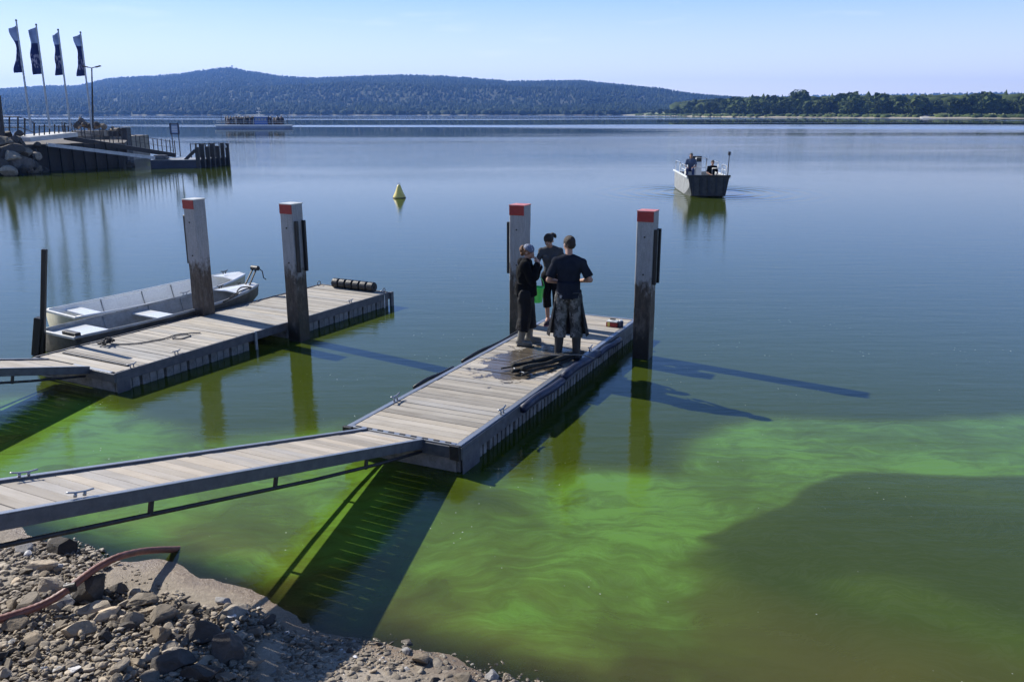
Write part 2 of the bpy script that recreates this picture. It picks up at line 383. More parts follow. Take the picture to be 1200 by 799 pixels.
lower = in_poly(wx, wy, G([(400, 560), (600, 600), (700, 615), (815, 628), (880, 670), (930, 720), (985, 799), (1040, 900), (300, 900), (250, 700), (100, 620), (-200, 620), (-200, 560)]))
bay = in_poly(wx, wy, G([(-400, 640), (-400, 560), (0, 470), (110, 470), (260, 500), (400, 490), (520, 540), (480, 650), (330, 730), (260, 700), (200, 676), (100, 650)]))
faint = in_poly(wx, wy, G([(1000, 680), (1080, 690), (1200, 745), (1300, 790), (1300, 830), (1150, 760), (1040, 712)]))
edge = np.where(wy > gp(600, 590).y, .5, .09)     # sharp on the wedge's edge, soft elsewhere
patch = noise_grid(X + 300, Y + 200, .8, 5, 5)
alg = np.maximum.reduce([sm(tongue, -.12, .50) * (.80 + .15 * sm(X, .5, 3.5)), sm(lower, -.3, .8) * (.66 + .28 * patch), sm(bay, -.35, .35) * 1.0, sm(faint, -.3, .3) * .3])
sharp = sm(in_poly(wx, wy, G([(812, 630), (860, 613), (940, 593), (1010, 567), (1080, 561), (1200, 559), (1700, 561), (1700, 600), (1200, 700), (1000, 690), (900, 660)])), -.02, .11)
alg = alg * (1 - .85 * sharp)
alg = np.clip(alg * (1 + .42 * patch), 0, 1.3)
alg = np.maximum(alg, sm(bay, -.3, .4) * (.78 + .10 * patch)) * (1 - .8 * sharp * 0)
depth = np.clip(-gh(X, Y), -.5, 3)
near = (np.abs(X) < 30) & (Y < 40)
depth = np.where(near, depth, 3.)
brown = sm(noise_grid(X + 10, Y + 10, .7, 8, 5), -.05, .65) * sm(-sdist(X, Y), -2.6, -.4) * (1 - .95 * sm(bay, -.6, .1))
w = npmesh('water', np.stack([X, Y, 0 * X], -1).reshape(-1, 3), Fc, None, smooth=True)
for nm, arr in (('algae', alg), ('depth', depth), ('silt', brown)):
    a = w.data.attributes.new(nm, 'FLOAT', 'POINT'); a.data.foreach_set('value', arr.ravel().astype(np.float32))
tag(w, kind='structure')
def water_mat():
    m, t, o = nodes('lake_water'); geo = N(t, 'ShaderNodeNewGeometry'); P = geo.outputs['Position']
    A = {k: N(t, 'ShaderNodeAttribute', attribute_name=k).outputs['Fac'] for k in ('algae', 'depth', 'silt')}
    sp = N(t, 'ShaderNodeSeparateXYZ'); L(t, P, sp.inputs[0])
    # fine wisps of cyanobacteria, stretched and curled
    wv = noise_(t, P, .7, 3, .5); wn_ = N(t, 'ShaderNodeVectorMath', operation='MULTIPLY_ADD')
    cb = N(t, 'ShaderNodeCombineXYZ'); L(t, wv, cb.inputs[0]); L(t, noise_(t, mapping(t, P, loc=(9, 3, 0)), .7, 3, .5), cb.inputs[1])
    L(t, cb.outputs[0], wn_.inputs[0]); wn_.inputs[1].default_value = (1.6, 1.6, 0); L(t, P, wn_.inputs[2])
    st = noise_(t, mapping(t, wn_.outputs[0], (1, 3.2, 1), (0, 0, -.25)), 1.5, 10, .62, .8)
    st2 = noise_(t, mapping(t, wn_.outputs[0], (1, 5, 1), (0, 0, .5)), 3.5, 8, .65, 1.5)
    a = math_(t, 'MULTIPLY', A['algae'], ramp(t, st, [(.28, .50), (.72, 1.22)]))
    a = math_(t, 'MULTIPLY', a, ramp(t, st2, [(.25, .88), (.75, 1.10)]))
    a = math_(t, 'MULTIPLY', a, ramp(t, noise_(t, wn_.outputs[0], 2.2, 12, .78), [(.3, .72), (.7, 1.22)]))
    a = math_(t, 'MULTIPLY', a, ramp(t, noise_(t, P, 55, 3, .8), [(.3, .90), (.7, 1.10)]))
    body = ramp(t, a, [(0, (.041, .060, .004)), (.30, (.060, .092, .007)), (.65, (.080, .146, .015)), (1, (.108, .222, .026))])
    swirl = ramp(t, st2, [(.48, 0.), (.56, .045), (.64, 0.)])
    body = mixc(t, swirl, body, (.20, .23, .16))
    body = mixc(t, math_(t, 'MULTIPLY', A['silt'], .6), body, (.080, .090, .010))
    shal = ramp(t, A['depth'], [(.01, 1.), (.14, .35), (.40, 0.)])
    body = mixc(t, math_(t, 'MULTIPLY', shal, math_(t, 'SUBTRACT', .85, math_(t, 'MULTIPLY', A['algae'], .75), True)), body, (.20, .15, .045))
    # specks of scum floating on the surface
    vo = N(t, 'ShaderNodeTexVoronoi', feature='F1'); vo.inputs['Scale'].default_value = 13; L(t, P, vo.inputs['Vector'])
    msk = ramp(t, noise_(t, P, .9, 5, .7), [(.55, 0.), (.66, 1.)])
    spk = math_(t, 'MULTIPLY', ramp(t, vo.outputs['Distance'], [(.07, 1.), (.11, 0.)]), msk)
    pk = N(t, 'ShaderNodeSeparateColor'); L(t, vo.outputs['Color'], pk.inputs[0])
    spk = math_(t, 'MULTIPLY', spk, math_(t, 'GREATER_THAN', pk.outputs[0], .45))
    body = mixc(t, spk, body, (.75, .78, .70))
    # ripples: small capillary ones, longer swell with distance, wind lanes far out
    far = ramp(t, math_(t, 'DIVIDE', sp.outputs[1], 200.), [(.18, 0.), (.8, 1.)])
    r1 = noise_(t, mapping(t, P, (1, 2.2, 1), (0, 0, -.15)), 2.2, 3, .5)
    r2 = noise_(t, mapping(t, P, (.45, 2.6, 1), (0, 0, .10)), 1.1, 6, .62)
    lane = ramp(t, noise_(t, mapping(t, P, (.0012, .0065, 1), (0, 0, .05)), 1, 4, .55), [(.50, 0.), (.58, 1.)])
    calm = ramp(t, math_(t, 'DIVIDE', sp.outputs[1], 1000.), [(.11, 0.), (.24, 1.)])
    still = math_(t, 'MULTIPLY', calm, math_(t, 'SUBTRACT', 1., lane)); live = math_(t, 'SUBTRACT', 1., math_(t, 'MULTIPLY', still, .93))
    amp = ramp(t, math_(t, 'DIVIDE', sp.outputs[1], 100.), [(.08, .0085), (.20, .0105), (.32, .0080), (.46, .0045), (1, .0030)])
    ruf = ramp(t, math_(t, 'DIVIDE', sp.outputs[1], 200.), [(.24, 0.), (.38, 1.), (.60, .8), (1., 0.)])
    rufn = ramp(t, noise_(t, mapping(t, P, (.010, .035, 1), (0, 0, -.06)), 1, 5, .6), [(.36, 0.), (.58, 1.)])
    ruf = math_(t, 'MULTIPLY', ruf, rufn)
    amp = math_(t, 'ADD', amp, math_(t, 'MULTIPLY', ruf, .022))
    amp = math_(t, 'ADD', amp, math_(t, 'MULTIPLY', math_(t, 'MULTIPLY', lane, far), .03))
    amp = math_(t, 'MULTIPLY', amp, live)
    dv = N(t, 'ShaderNodeVectorMath', operation='DISTANCE'); L(t, P, dv.inputs[0]); dv.inputs[1].default_value = tuple(gp(829, 226)); rd = dv.outputs['Value']
    wake = math_(t, 'MULTIPLY', math_(t, 'SINE', math_(t, 'MULTIPLY', rd, 7.0)), ramp(t, math_(t, 'DIVIDE', rd, 10.), [(.1, 0.), (.2, .012), (.35, .007), (.7, 0.)]))
    hgt = math_(t, 'ADD', math_(t, 'MULTIPLY', r1, math_(t, 'MULTIPLY', amp, .35)), math_(t, 'ADD', wake, math_(t, 'MULTIPLY', r2, amp)))
    b = N(t, 'ShaderNodeBump'); b.inputs['Strength'].default_value = 1; b.inputs['Distance'].default_value = 1.0; L(t, hgt, b.inputs['Height'])
    rough = math_(t, 'ADD', .012, math_(t, 'MULTIPLY', math_(t, 'MULTIPLY', far, live), .02)); rough = math_(t, 'ADD', rough, math_(t, 'MULTIPLY', math_(t, 'MULTIPLY', lane, far), .16))
    dif = N(t, 'ShaderNodeBsdfDiffuse'); L(t, body, dif.inputs['Color'])
    tr = N(t, 'ShaderNodeBsdfTransparent'); tr.inputs[0].default_value = (.80, .80, .58, 1)
    turb = ramp(t, A['depth'], [(.0, .10), (.06, .42), (.16, .80), (.34, 1.)])
    turb = math_(t, 'MAXIMUM', turb, math_(t, 'MULTIPLY', math_(t, 'MULTIPLY', A['algae'], 1.15, True), ramp(t, A['depth'], [(.005, .1), (.07, 1.)])))
    mb = N(t, 'ShaderNodeMixShader'); L(t, math_(t, 'MAXIMUM', turb, spk), mb.inputs[0]); L(t, tr.outputs[0], mb.inputs[1]); L(t, dif.outputs[0], mb.inputs[2])
    gl = N(t, 'ShaderNodeBsdfGlossy'); L(t, rough, gl.inputs['Roughness']); L(t, b.outputs[0], gl.inputs['Normal'])
    fr = N(t, 'ShaderNodeFresnel'); fr.inputs[0].default_value = 1.47
    mm = N(t, 'ShaderNodeMixShader'); L(t, fr.outputs[0], mm.inputs[0]); L(t, mb.outputs[0], mm.inputs[1]); L(t, gl.outputs[0], mm.inputs[2])
    L(t, mm.outputs[0], o.inputs[0]); return m
w.data.materials.append(water_mat())
# ---------------------------------------------------------------- far shores, hills, woods
def interp(pts, x): return float(np.interp(x, [p[0] for p in pts], [p[1] for p in pts]))
def land_mat(name, grass, dry, sandz=1.3):
    m, t, o = nodes(name); p = N(t, 'ShaderNodeBsdfPrincipled'); geo = N(t, 'ShaderNodeNewGeometry'); P = geo.outputs['Position']
    sp = N(t, 'ShaderNodeSeparateXYZ'); L(t, P, sp.inputs[0])
    c = mixc(t, ramp(t, noise_(t, P, .02, 8, .65), [(.4, 0.), (.6, 1.)]), grass, dry)
    zz = math_(t, 'ADD', sp.outputs[2], math_(t, 'MULTIPLY', math_(t, 'SUBTRACT', noise_(t, P, .05, 4), .5), 1.))
    c = mixc(t, ramp(t, math_(t, 'DIVIDE', zz, sandz), [(.55, 1.), (1., 0.)]), c, (.30, .27, .21))
    L(t, c, p.inputs['Base Color']); p.inputs['Roughness'].default_value = 1
    L(t, p.outputs[0], o.inputs[0]); return m
def tree_mat(name, stops):
    m, t, o = nodes(name); p = N(t, 'ShaderNodeBsdfPrincipled'); geo = N(t, 'ShaderNodeNewGeometry')
    big = noise_(t, geo.outputs['Position'], .006, 6, .7); oi = N(t, 'ShaderNodeObjectInfo')
    r = math_(t, 'ADD', math_(t, 'MULTIPLY', geo.outputs['Random Per Island'], .24), math_(t, 'MULTIPLY', big, .76))
    c = ramp(t, r, stops)
    c = mixc(t, 1., c, ramp(t, oi.outputs['Random'], [(0, .75), (1, 1.3)]), 'MULTIPLY')
    c = mixc(t, 1., c, ramp(t, noise_(t, geo.outputs['Position'], 1.1, 4, .7), [(.3, .6), (.7, 1.4)]), 'MULTIPLY')
    L(t, c, p.inputs['Base Color']); p.inputs['Roughness'].default_value = .9; p.inputs['Specular IOR Level'].default_value = .1
    L(t, p.outputs[0], o.inputs[0]); return m
M['conifer'] = tree_mat('far_forest', [(.25, (.008, .017, .015)), (.45, (.014, .026, .017)), (.58, (.023, .038, .020)), (.72, (.050, .062, .027))])
M['leafA'] = tree_mat('broadleaf', [(.2, (.028, .044, .016)), (.45, (.050, .072, .022)), (.7, (.085, .11, .034)), (.9, (.12, .145, .045))])
M['leafD'] = tree_mat('dark_needles', [(.2, (.022, .040, .018)), (.5, (.035, .058, .022)), (.8, (.06, .08, .03))])
M['bark'] = pm('bark', (.09, .07, .055), (.05, .04, .03), 4, .9, .3, 20)
SKY = [(-420, 112), (-200, 108), (0, 105), (60, 101), (95, 101), (130, 92), (155, 90), (180, 89), (215, 86), (240, 82), (262, 79), (275, 78.5), (292, 82), (330, 88), (370, 91), (440, 88), (480, 87.5), (520, 89), (600, 95), (640, 94.5), (680, 94), (740, 100), (780, 106), (820, 111), (880, 115), (1000, 124), (1100, 131)]
def ridge(name, sky, Y0, Y1, x0, x1, seed, amp, prof, step=9):
    px = np.arange(x0, x1, step); ns = 34; V = []
    for i, x in enumerate(px):
        base = at(x, 133, Y0); top = at(x, interp(sky, x), Y1)
        for s in np.linspace(0, 1.25, ns):
            s1 = min(s, 1); Yy = Y0 + (Y1 - Y0) * s; r = (x - 600) / (F * CS - (133 - 399.5) * SN)
            z = max(top.z, 8) * prof(s1) if s <= 1 else max(top.z, 8) * (1 - (s - 1) * 1.2)
            V.append((r * Yy, Yy, z))
    V = np.array(V); Xn, Yn = V[:, 0], V[:, 1]
    s = np.tile(np.linspace(0, 1.25, ns), len(px))
    nz_ = noise_grid(Xn / 900 + 40, Yn / 900 + 7, 1, seed, 4)
    V[:, 2] += amp * nz_ * np.clip(s * 3, 0, 1) * np.clip((1.02 - s) * 3, .0, 1)
    V[:, 2] = np.where(s < .001, -1.5, V[:, 2])
    i = np.arange(len(px) * ns).reshape(len(px), ns)
    Fc = np.stack([i[:-1, :-1], i[1:, :-1], i[1:, 1:], i[:-1, 1:]], -1).reshape(-1, 4)
    return V, Fc
def scatter(V, Fc, n, seed, zmin=2.5):
    r = np.random.default_rng(seed); T = np.concatenate([Fc[:, [0, 1, 2]], Fc[:, [0, 2, 3]]]); a, b, c = V[T[:, 0]], V[T[:, 1]], V[T[:, 2]]
    ar = np.linalg.norm(np.cross(b - a, c - a), axis=1); k = r.choice(len(T), n, p=ar / ar.sum())
    u, v = r.random(n), r.random(n); f = u + v > 1; u[f], v[f] = 1 - u[f], 1 - v[f]
    P = a[k] + (b[k] - a[k]) * u[:, None] + (c[k] - a[k]) * v[:, None]; return P[P[:, 2] > zmin]
def forest(name, P, hs, seed, m, round_=.0, wid=.28):
    r = np.random.default_rng(seed); n = len(P)
    k = 6; ang = np.arange(k) * 2 * PI / k
    tv = [(0, 0, 1)] + [(math.cos(a), math.sin(a), .45) for a in ang] + [(1.15 * math.cos(a + .5), 1.15 * math.sin(a + .5), .08) for a in ang]
    tf = [(0, 1 + i, 1 + (i + 1) % k) for i in range(k)]
    for i in range(k):
        j = (i + 1) % k; tf += [(1 + i, 7 + i, 1 + j), (1 + j, 7 + i, 7 + j)]
    tv = np.array(tv); tf = np.array(tf); nv = len(tv)
    isr = r.random(n) < round_
    h = hs * (.65 + .6 * r.random(n)); h = np.where(isr, h * .8, h); wd = h * wid * (.8 + .5 * r.random(n)) * np.where(isr, 1.7, 1)
    V = np.repeat(tv[None], n, 0)
    midw = np.where(isr, 1.25, .62)[:, None]
    V[:, 1:7, :2] *= midw[:, :, None]; V[:, 1:7, 2] = np.where(isr, .62, .45)[:, None]
    V = V * np.stack([wd, wd, h], -1)[:, None, :] * (1 + .22 * r.standard_normal((n, nv, 1)) * (np.arange(nv) > 0)[None, :, None])
    V = V + P[:, None, :] - np.array([0, 0, .6])
    Fc = (tf[None] + (np.arange(n) * nv)[:, None, None]).reshape(-1, 3)
    o = npmesh(name, V.reshape(-1, 3), Fc, m); return tag(o, kind='stuff')
V, Fc = ridge('hills', SKY, 1500, 3300, -420, 1110, 4, 24, lambda s: s ** 1.05 * (1.0) if s < 1 else 1)
# shave the tree height off the ground so that the treetops make the skyline
V[:, 2] = np.where(V[:, 2] > 20, V[:, 2] - 6, V[:, 2])
hl = npmesh('hills', V, Fc, land_mat('hill_ground', (.03, .045, .02), (.05, .06, .03), .6), smooth=True); tag(hl, kind='structure')
PF = scatter(V, Fc, 72000, 3, 2.0)
cl = noise_grid(PF[:, 0] / 160 + 30, PF[:, 1] / 160 + 30, 1, 77, 3); PF = PF[cl < .95]
forest('forest', PF, 9.5, 5, M['conifer'], .12)['label'] = 'dark conifer forest covering the long hills across the lake'
rr = np.random.default_rng(9); pxs = rr.uniform(-420, 900, 900); dY = rr.uniform(8, 60, 900)
shore = np.array([[(x - 600) / (F * CS + 266.5 * SN) * (1500 + d), 1500 + d, 1.4] for x, d in zip(pxs, dY)])
forest('shore_trees', shore, 9, 6, M['conifer'], .8, .34)['label'] = 'paler broadleaf trees lining the foot of the far hills'
SK2 = [(700, 125), (800, 120), (900, 116), (1000, 114), (1060, 113), (1120, 112), (1200, 111), (1400, 110), (1700, 109)]
V, Fc = ridge('distant_ridge', SK2, 2600, 4800, 640, 1750, 14, 12, lambda s: s)
dr = npmesh('distant_ridge', V, Fc, hl.data.materials[0], smooth=True); tag(dr, kind='structure')
forest('distant_forest', scatter(V, Fc, 9000, 8, 6), 18, 15, M['conifer'], .05, .4)['label'] = 'thin line of forested ridge beyond the right shore'

# the wooded right shore
def shoreY(px): return interp([(735, 1480), (760, 1300), (800, 1020), (850, 860), (900, 790), (1000, 720), (1100, 660), (1200, 620), (1500, 520), (2000, 400)], px)
RX = lambda px, Y_: (px - 600) / (F * CS + 266.5 * SN) * Y_
V = []; cols = list(range(730, 2001, 15)); deps = [-3, 0, 5, 14, 40, 90, 170, 320, 600, 1100]
for x in cols:
    for d in deps:
        Yy = shoreY(x) + d; z = interp([(-3, -1.0), (0, -.02), (5, .8), (14, 1.5), (40, 3), (90, 5), (170, 7), (320, 9), (600, 10), (1100, 4)], d)
        z *= interp([(730, .3), (800, .8), (850, 1), (2000, 1)], x)
        V.append((RX(x, Yy), Yy, z))
i = np.arange(len(V)).reshape(len(cols), len(deps)); Fc = np.stack([i[:-1, :-1], i[1:, :-1], i[1:, 1:], i[:-1, 1:]], -1).reshape(-1, 4)
rs = npmesh('right_shore', V, Fc, land_mat('shore_meadow', (.12, .16, .045), (.17, .18, .07), 1.2), smooth=True); tag(rs, kind='structure')
def crown_mesh(name, seed, conifer=False):
    r = random.Random(seed); bm = B()
    if conifer:
        for k in range(9):
            z = .12 + .095 * k; w_ = .26 * (1 - k / 10.5)
            bmesh.ops.create_cone(bm, cap_ends=True, segments=9, radius1=w_, radius2=w_ * .25, depth=.16, matrix=Matrix.Translation((r.uniform(-.01, .01), r.uniform(-.01, .01), z)) @ Matrix.Rotation(r.random() * 3, 4, 'Z'))
        for v in bm.verts: v.co *= 1 + r.uniform(-.09, .09)
    else:
        for k in range(30):
            a = r.random() * 2 * PI; zz = r.uniform(.22, .92); rad = .40 * math.sin(min(1, (zz - .08) / .5) * PI / 2) * math.sqrt(max(.05, 1 - max(0, zz - .5) ** 2 * 3.6))
            q = rad * math.sqrt(r.random()); s = r.uniform(.07, .145)
            before = set(bm.verts)
            bmesh.ops.create_icosphere(bm, subdivisions=2, radius=s, matrix=Matrix.Translation((q * math.cos(a), q * math.sin(a), zz - s * .4)))
            for v in bm.verts:
                if v not in before: v.co += Vector((r.uniform(-1, 1), r.uniform(-1, 1), r.uniform(-1, 1))) * .022
        for k in range(420):
            a = r.random() * 2 * PI; zz = r.uniform(.15, .99); rad = .46 * math.sin(min(1, (zz - .05) / .5) * PI / 2) * math.sqrt(max(.04, 1 - max(0, zz - .5) ** 2 * 3.7))
            q = rad * r.uniform(.75, 1.05); c = Vector((q * math.cos(a), q * math.sin(a), zz)); s = .028
            u = Vector((r.uniform(-1, 1), r.uniform(-1, 1), r.uniform(-1, 1))).normalized(); v_ = u.orthogonal().normalized()
            vs = [bm.verts.new(c + u * s * p + v_ * s * q_) for p, q_ in ((-1, -.6), (1, -.6), (1.1, .7), (-.9, .6))]; bm.faces.new(vs)
    me = bpy.data.meshes.new(name); bm.to_mesh(me); bm.free(); me.materials.append(M['leafD'] if conifer else M['leafA']); return me
crowns = [crown_mesh('crown', 50 + k) for k in range(5)]; conm = [crown_mesh('crown', 90 + k, True) for k in range(2)]
tb = B(); rod(tb, (0, 0, -.03), (0, 0, .35), .03, .022, 6)
for q in range(4): rod(tb, (0, 0, .2 + .03 * q), (.14 * math.cos(q * 1.7), .14 * math.sin(q * 1.7), .5), .014, .005, 5)
tm = bpy.data.meshes.new('trunk'); tb.to_mesh(tm); tb.free(); tm.materials.append(M['bark'])
def land_z(px, d): return interp([(-3, -1.0), (0, -.02), (5, .8), (14, 1.5), (40, 3), (90, 5), (170, 7), (320, 9)], d) * interp([(730, .3), (800, .8), (850, 1), (2000, 1)], px)
r_ = random.Random(31)
def wood_tree(px, d, h, con=False, wide=1.0, label=None, cat='tree', grp=None):
    Yy = shoreY(px) + d; e = empty('conifer_tree' if con else 'broadleaf_tree', (RX(px, Yy), Yy, land_z(px, d)), r_.random() * 6, label, cat, grp)
    e.scale = (h * wide, h * wide, h * .92)
    link('trunk', tm, None, e); link('crown', r_.choice(conm if con else crowns), None, e)
BL = 'rounded green broadleaf tree in the front row of the wood on the right shore'; CL = 'dark spired conifer rising among the broadleaf trees of the wood on the right shore'
px = 765.
while px < 1230:
    if 1092 < px < 1112: px += 18; continue
    Yh = shoreY(px); hh = interp([(760, 9), (800, 11), (840, 14), (1000, 14), (1200, 14)], px) * r_.uniform(.7, 1.15)
    wood_tree(px, r_.uniform(14, 30), hh, False, r_.uniform(1.0, 1.35), BL, 'tree', 'broadleaf trees fronting the right shore wood')
    px += r_.uniform(7, 12) * (700 / Yh) ** .5
for k in range(34):
    px = r_.uniform(800, 1220); con = r_.random() < .10
    if 1085 < px < 1122: continue
    wood_tree(px, r_.uniform(45, 75), r_.uniform(14, 19), con, .75 if con else r_.uniform(.85, 1.1), CL if con else 'taller broadleaf tree standing in the second row of the right shore wood', 'tree', 'conifers in the right shore wood' if con else 'taller trees in the right shore wood')
wood_tree(934, 40, 23, False, .95, 'tallest dark round tree towering over the wood on the right shore', 'tree')
wood_tree(1098, 42, 11, False, .9, 'single small round tree on the light green meadow of the right shore', 'tree')
PW = []
rr = np.random.default_rng(19)
for k in range(1500):
    px = rr.uniform(790, 1500); d = rr.uniform(70, 330); Yy = shoreY(px) + d
    PW.append((RX(px, Yy), Yy, land_z(px, d)))
forest('wood', np.array(PW), 15, 21, M['leafA'], .96, .34)['label'] = 'dense mixed wood behind the front trees of the right shore'
# reeds and bushes at the foot of the trees
PB = [(RX(px, shoreY(px) + d), shoreY(px) + d, .8) for px, d in zip(rr.uniform(745, 1240, 420), rr.uniform(5, 14, 420)) if not 1080 < px < 1100]
forest('shore_bushes', np.array(PB), 3.2, 22, M['leafA'], .95, .5)['label'] = 'low bushes and reeds along the waterline of the right shore'
bm = B(); a = RX(1082, shoreY(1082) - 6); Yr = shoreY(1082) - 6
vs = [bm.verts.new(p) for p in ((a, Yr, .05), (a + 9, Yr, .05), (a + 18, Yr + 34, 3.4), (a + 9, Yr + 34, 3.4), (a, Yr, -1), (a + 9, Yr, -1), (a + 18, Yr + 34, 1), (a + 9, Yr + 34, 1))]
for f in ((0, 1, 2, 3), (4, 7, 6, 5), (0, 4, 5, 1), (1, 5, 6, 2), (2, 6, 7, 3), (3, 7, 4, 0)): bm.faces.new([vs[k] for k in f])
tag(obj('boat_ramp', bm, pm('ramp_concrete', (.42, .41, .39), (.34, .33, .31), .3, .9, 0)), 'pale concrete boat ramp running into the lake below the right shore meadow', 'ramp')
# lookout tower on the summit
e = empty('lookout_tower', at(272, 79, 3300) - Vector((0, 0, 14)), 0, 'tiny lookout tower on the summit of the hills across the lake', 'tower')
bm = B(); box(bm, (0, 0, 8), (4, 4, 20)); obj('shaft', bm, M['whitedirty'], e); bm = B(); box(bm, (0, 0, 18.6), (6, 6, 1.6)); obj('platform', bm, M['darksteel'], e)
# ---------------------------------------------------------------- landing stage on the left, about 60 m away
YP = 62.0
def ux(px, Y_): return (px - 600) / (F * CS + 240 * SN) * Y_
# made ground of the landing: a stone-faced quay
def sheetpile_mat():
    return pm('rusty_sheet_pile', (.055, .045, .038), (.03, .027, .026), .8, .8, .3, 8, rust=(.10, .06, .04))
A = [at(-160, 186, 57.0), at(0, 186, 57.5), at(26, 186, 59.0), at(40, 186, 60.5), at(148, 186, 66.0), at(152, 186, 72.0), at(60, 186, 86.0), at(-160, 186, 92)]
bm = B(); poly = [(p.x, p.y) for p in A]; prism(bm, poly, -1.5, 1.75)
tag(obj('quay_ground', bm, pm('quay_gravel', (.13, .115, .10), (.09, .08, .07), .6, .95, .3, 6)), kind='structure')
e = empty('sheet_pile_wall', (A[3].x, A[3].y, 0), 0, 'dark rusty corrugated sheet pile wall under the far landing stage', 'wall')
d = Vector((A[4].x - A[3].x, A[4].y - A[3].y, 0)); n = int(d.length / .4); dd = d / n; nn = Vector((dd.y, -dd.x, 0)).normalized()
pile = None
for k in range(n):
    top = 1.78 if k < n * .72 else 1.78 - (k - n * .72) * .06
    bm = B(); c = dd * (k + .5); off = nn * (.14 if k % 2 else .30)
    box(bm, (0, 0, 0), (dd.length * .93, .16, top + 1.2), frame((0, 0, 1)) if False else rz(math.atan2(dd.y, dd.x)))
    o_ = obj('sheet_pile', bm, M.setdefault('pile', sheetpile_mat()), e); o_.location = c + off + Vector((0, 0, (top - 1.2) / 2))
# white coping slab over the wall, then the ramps
def slab(name, a, b, w_, h_, m, label, cat, group=None):
    bm = B(); beam(bm, a, b, w_, h_); return tag(obj(name, bm, m), label, cat, group)
M['conc'] = pm('pale_concrete', (.60, .60, .58), (.42, .42, .41), 1.2, .8, .1, 20)
slab('concrete_walkway', at(20, 163.5, 60.5), at(76, 157.5, 64.0), 2.6, .30, M['conc'], 'white concrete walkway slab on top of the far quay, left of the ramps', 'walkway')
def rail_ramp(name, p0, p1, w_, n, h, label, side=(1, -1)):
    e = empty(name, p0, 0, label, 'gangway'); d = p1 - p0; pr = Vector((d.y, -d.x, 0)).normalized()
    bm = B(); beam(bm, (0, 0, 0), d, w_, .10); obj('deck', bm, M['conc'], e)
    for s in (-1, 1):
        bm = B(); beam(bm, pr * s * w_ / 2 + Vector((0, 0, -.12)), d + pr * s * w_ / 2 + Vector((0, 0, -.12)), .10, .32); obj('side_beam', bm, M['darksteel'], e)
    pmesh = None
    for s in side:
        for k in range(n + 1):
            b0 = d * (k / n) + pr * s * (w_ / 2 - .05)
            bm = B(); rod(bm, (0, 0, 0), (0, 0, h), .035, .035, 6)
            q = copyo(pmesh, e) if pmesh else obj('railing_post', bm, M['darksteel'], e)
            if pmesh: bm.free()
            pmesh = pmesh or q; q.location = b0; q.scale.z = 1 + .1 * math.sin(k * 2.3)
        for hh in (.45, .93):
            bm = B(); beam(bm, Vector((0, 0, h * hh)) + pr * s * (w_ / 2 - .05), d + Vector((0, 0, h * hh)) + pr * s * (w_ / 2 - .05), .018, .018); obj('rail', bm, M['darksteel'], e)
    return e
rail_ramp('landing_ramp', at(76, 159.5, 64), at(203, 180, 68), 1.7, 12, .95, 'long railed ramp sloping down from the far quay to the blue pontoon')
e = empty('narrow_gangway', at(55, 168.5, 60.3), 0, 'narrow pale gangway without railing running in front of the railed ramp to the blue pontoon', 'gangway')
d = at(180, 184, 64.2) - at(55, 168.5, 60.3); pr = Vector((d.y, -d.x, 0)).normalized()
bm = B(); beam(bm, (0, 0, 0), d, .85, .06); obj('deck', bm, M['conc'], e)
for s in (-1, 1):
    bm = B(); beam(bm, pr * s * .45 + Vector((0, 0, -.06)), d + pr * s * .45 + Vector((0, 0, -.06)), .06, .22); obj('side_beam', bm, M['alu'], e)
# pontoon
P0, P1, P2 = gp(177, 197.5), gp(231, 197.2), gp(266, 195.6)
P2 = gp(266, 193.4); P3 = P0 + (P2 - P1)
e = empty('pontoon', P0, 0, 'dark blue steel pontoon with upright guard posts at the foot of the far ramps', 'pontoon')
rel = [p - P0 for p in (P0, P1, P2, P3)]
bm = B(); prism(bm, [(p.x, p.y) for p in rel], -.3, .56); obj('hull', bm, pm('navy_pontoon', (.025, .035, .065), (.016, .022, .04), 1, .5, .1, 10), e)
bm = B(); prism(bm, [(p.x * .985 + .03, p.y * .98 + .05) for p in rel], .565, .60); obj('deck', bm, M['hullgrey'], e)
bm = B(); box(bm, (.55, .6, .72), (1.0, .9, .40)); bmesh.ops.bevel(bm, geom=bm.edges[:], offset=.12, segments=2, affect='EDGES'); obj('mooring_box', bm, M['navy'], e)
gp_mesh = None
pts = [rel[1].lerp(rel[2], f) for f in np.linspace(0, 1, 7)]
for k, q in enumerate(pts):
    bm = B(); box(bm, (0, 0, 0), (.26, .20, 1.75 + .2 * (k % 2)))
    o_ = obj('guard_post', bm, M['darksteel'], e); o_.location = q + Vector((.12, 0, .62 + .1 * (k % 2) + .14 * (k == 6)))
for q in np.linspace(.56, .98, 7):
    bm = B(); rod(bm, (0, 0, 0), (0, 0, 1.15), .04, .04, 6); o_ = obj('railing_post', bm, M['darksteel'], e); o_.location = rel[0].lerp(rel[1], q) + Vector((0, 5.6 * q, .5))
    bm = B(); rod(bm, (0, 0, 0), (0, 0, 1.15), .04, .04, 6); o_ = obj('railing_post', bm, M['darksteel'], e); o_.location = rel[3].lerp(rel[2], q - .2) + Vector((0, -.3, .5))
bm = B(); beam(bm, rel[0].lerp(rel[1], .56) + Vector((0, 3.1, 1.6)), rel[0].lerp(rel[1], .98) + Vector((0, 5.5, 1.6)), .05, .05); obj('rail', bm, M['darksteel'], e)
bm = B(); beam(bm, rel[0].lerp(rel[1], .70) + Vector((0, .5, .55)), rel[1] + Vector((-.2, .5, 1.25)), .10, .22); obj('brace', bm, M['darksteel'], e)
bm = B(); beam(bm, rel[2] + Vector((-.6, -.1, 1.05)), rel[2] + Vector((.1, -.1, 1.45)), .16, .22); obj('white_bracket', bm, M['white'], e)
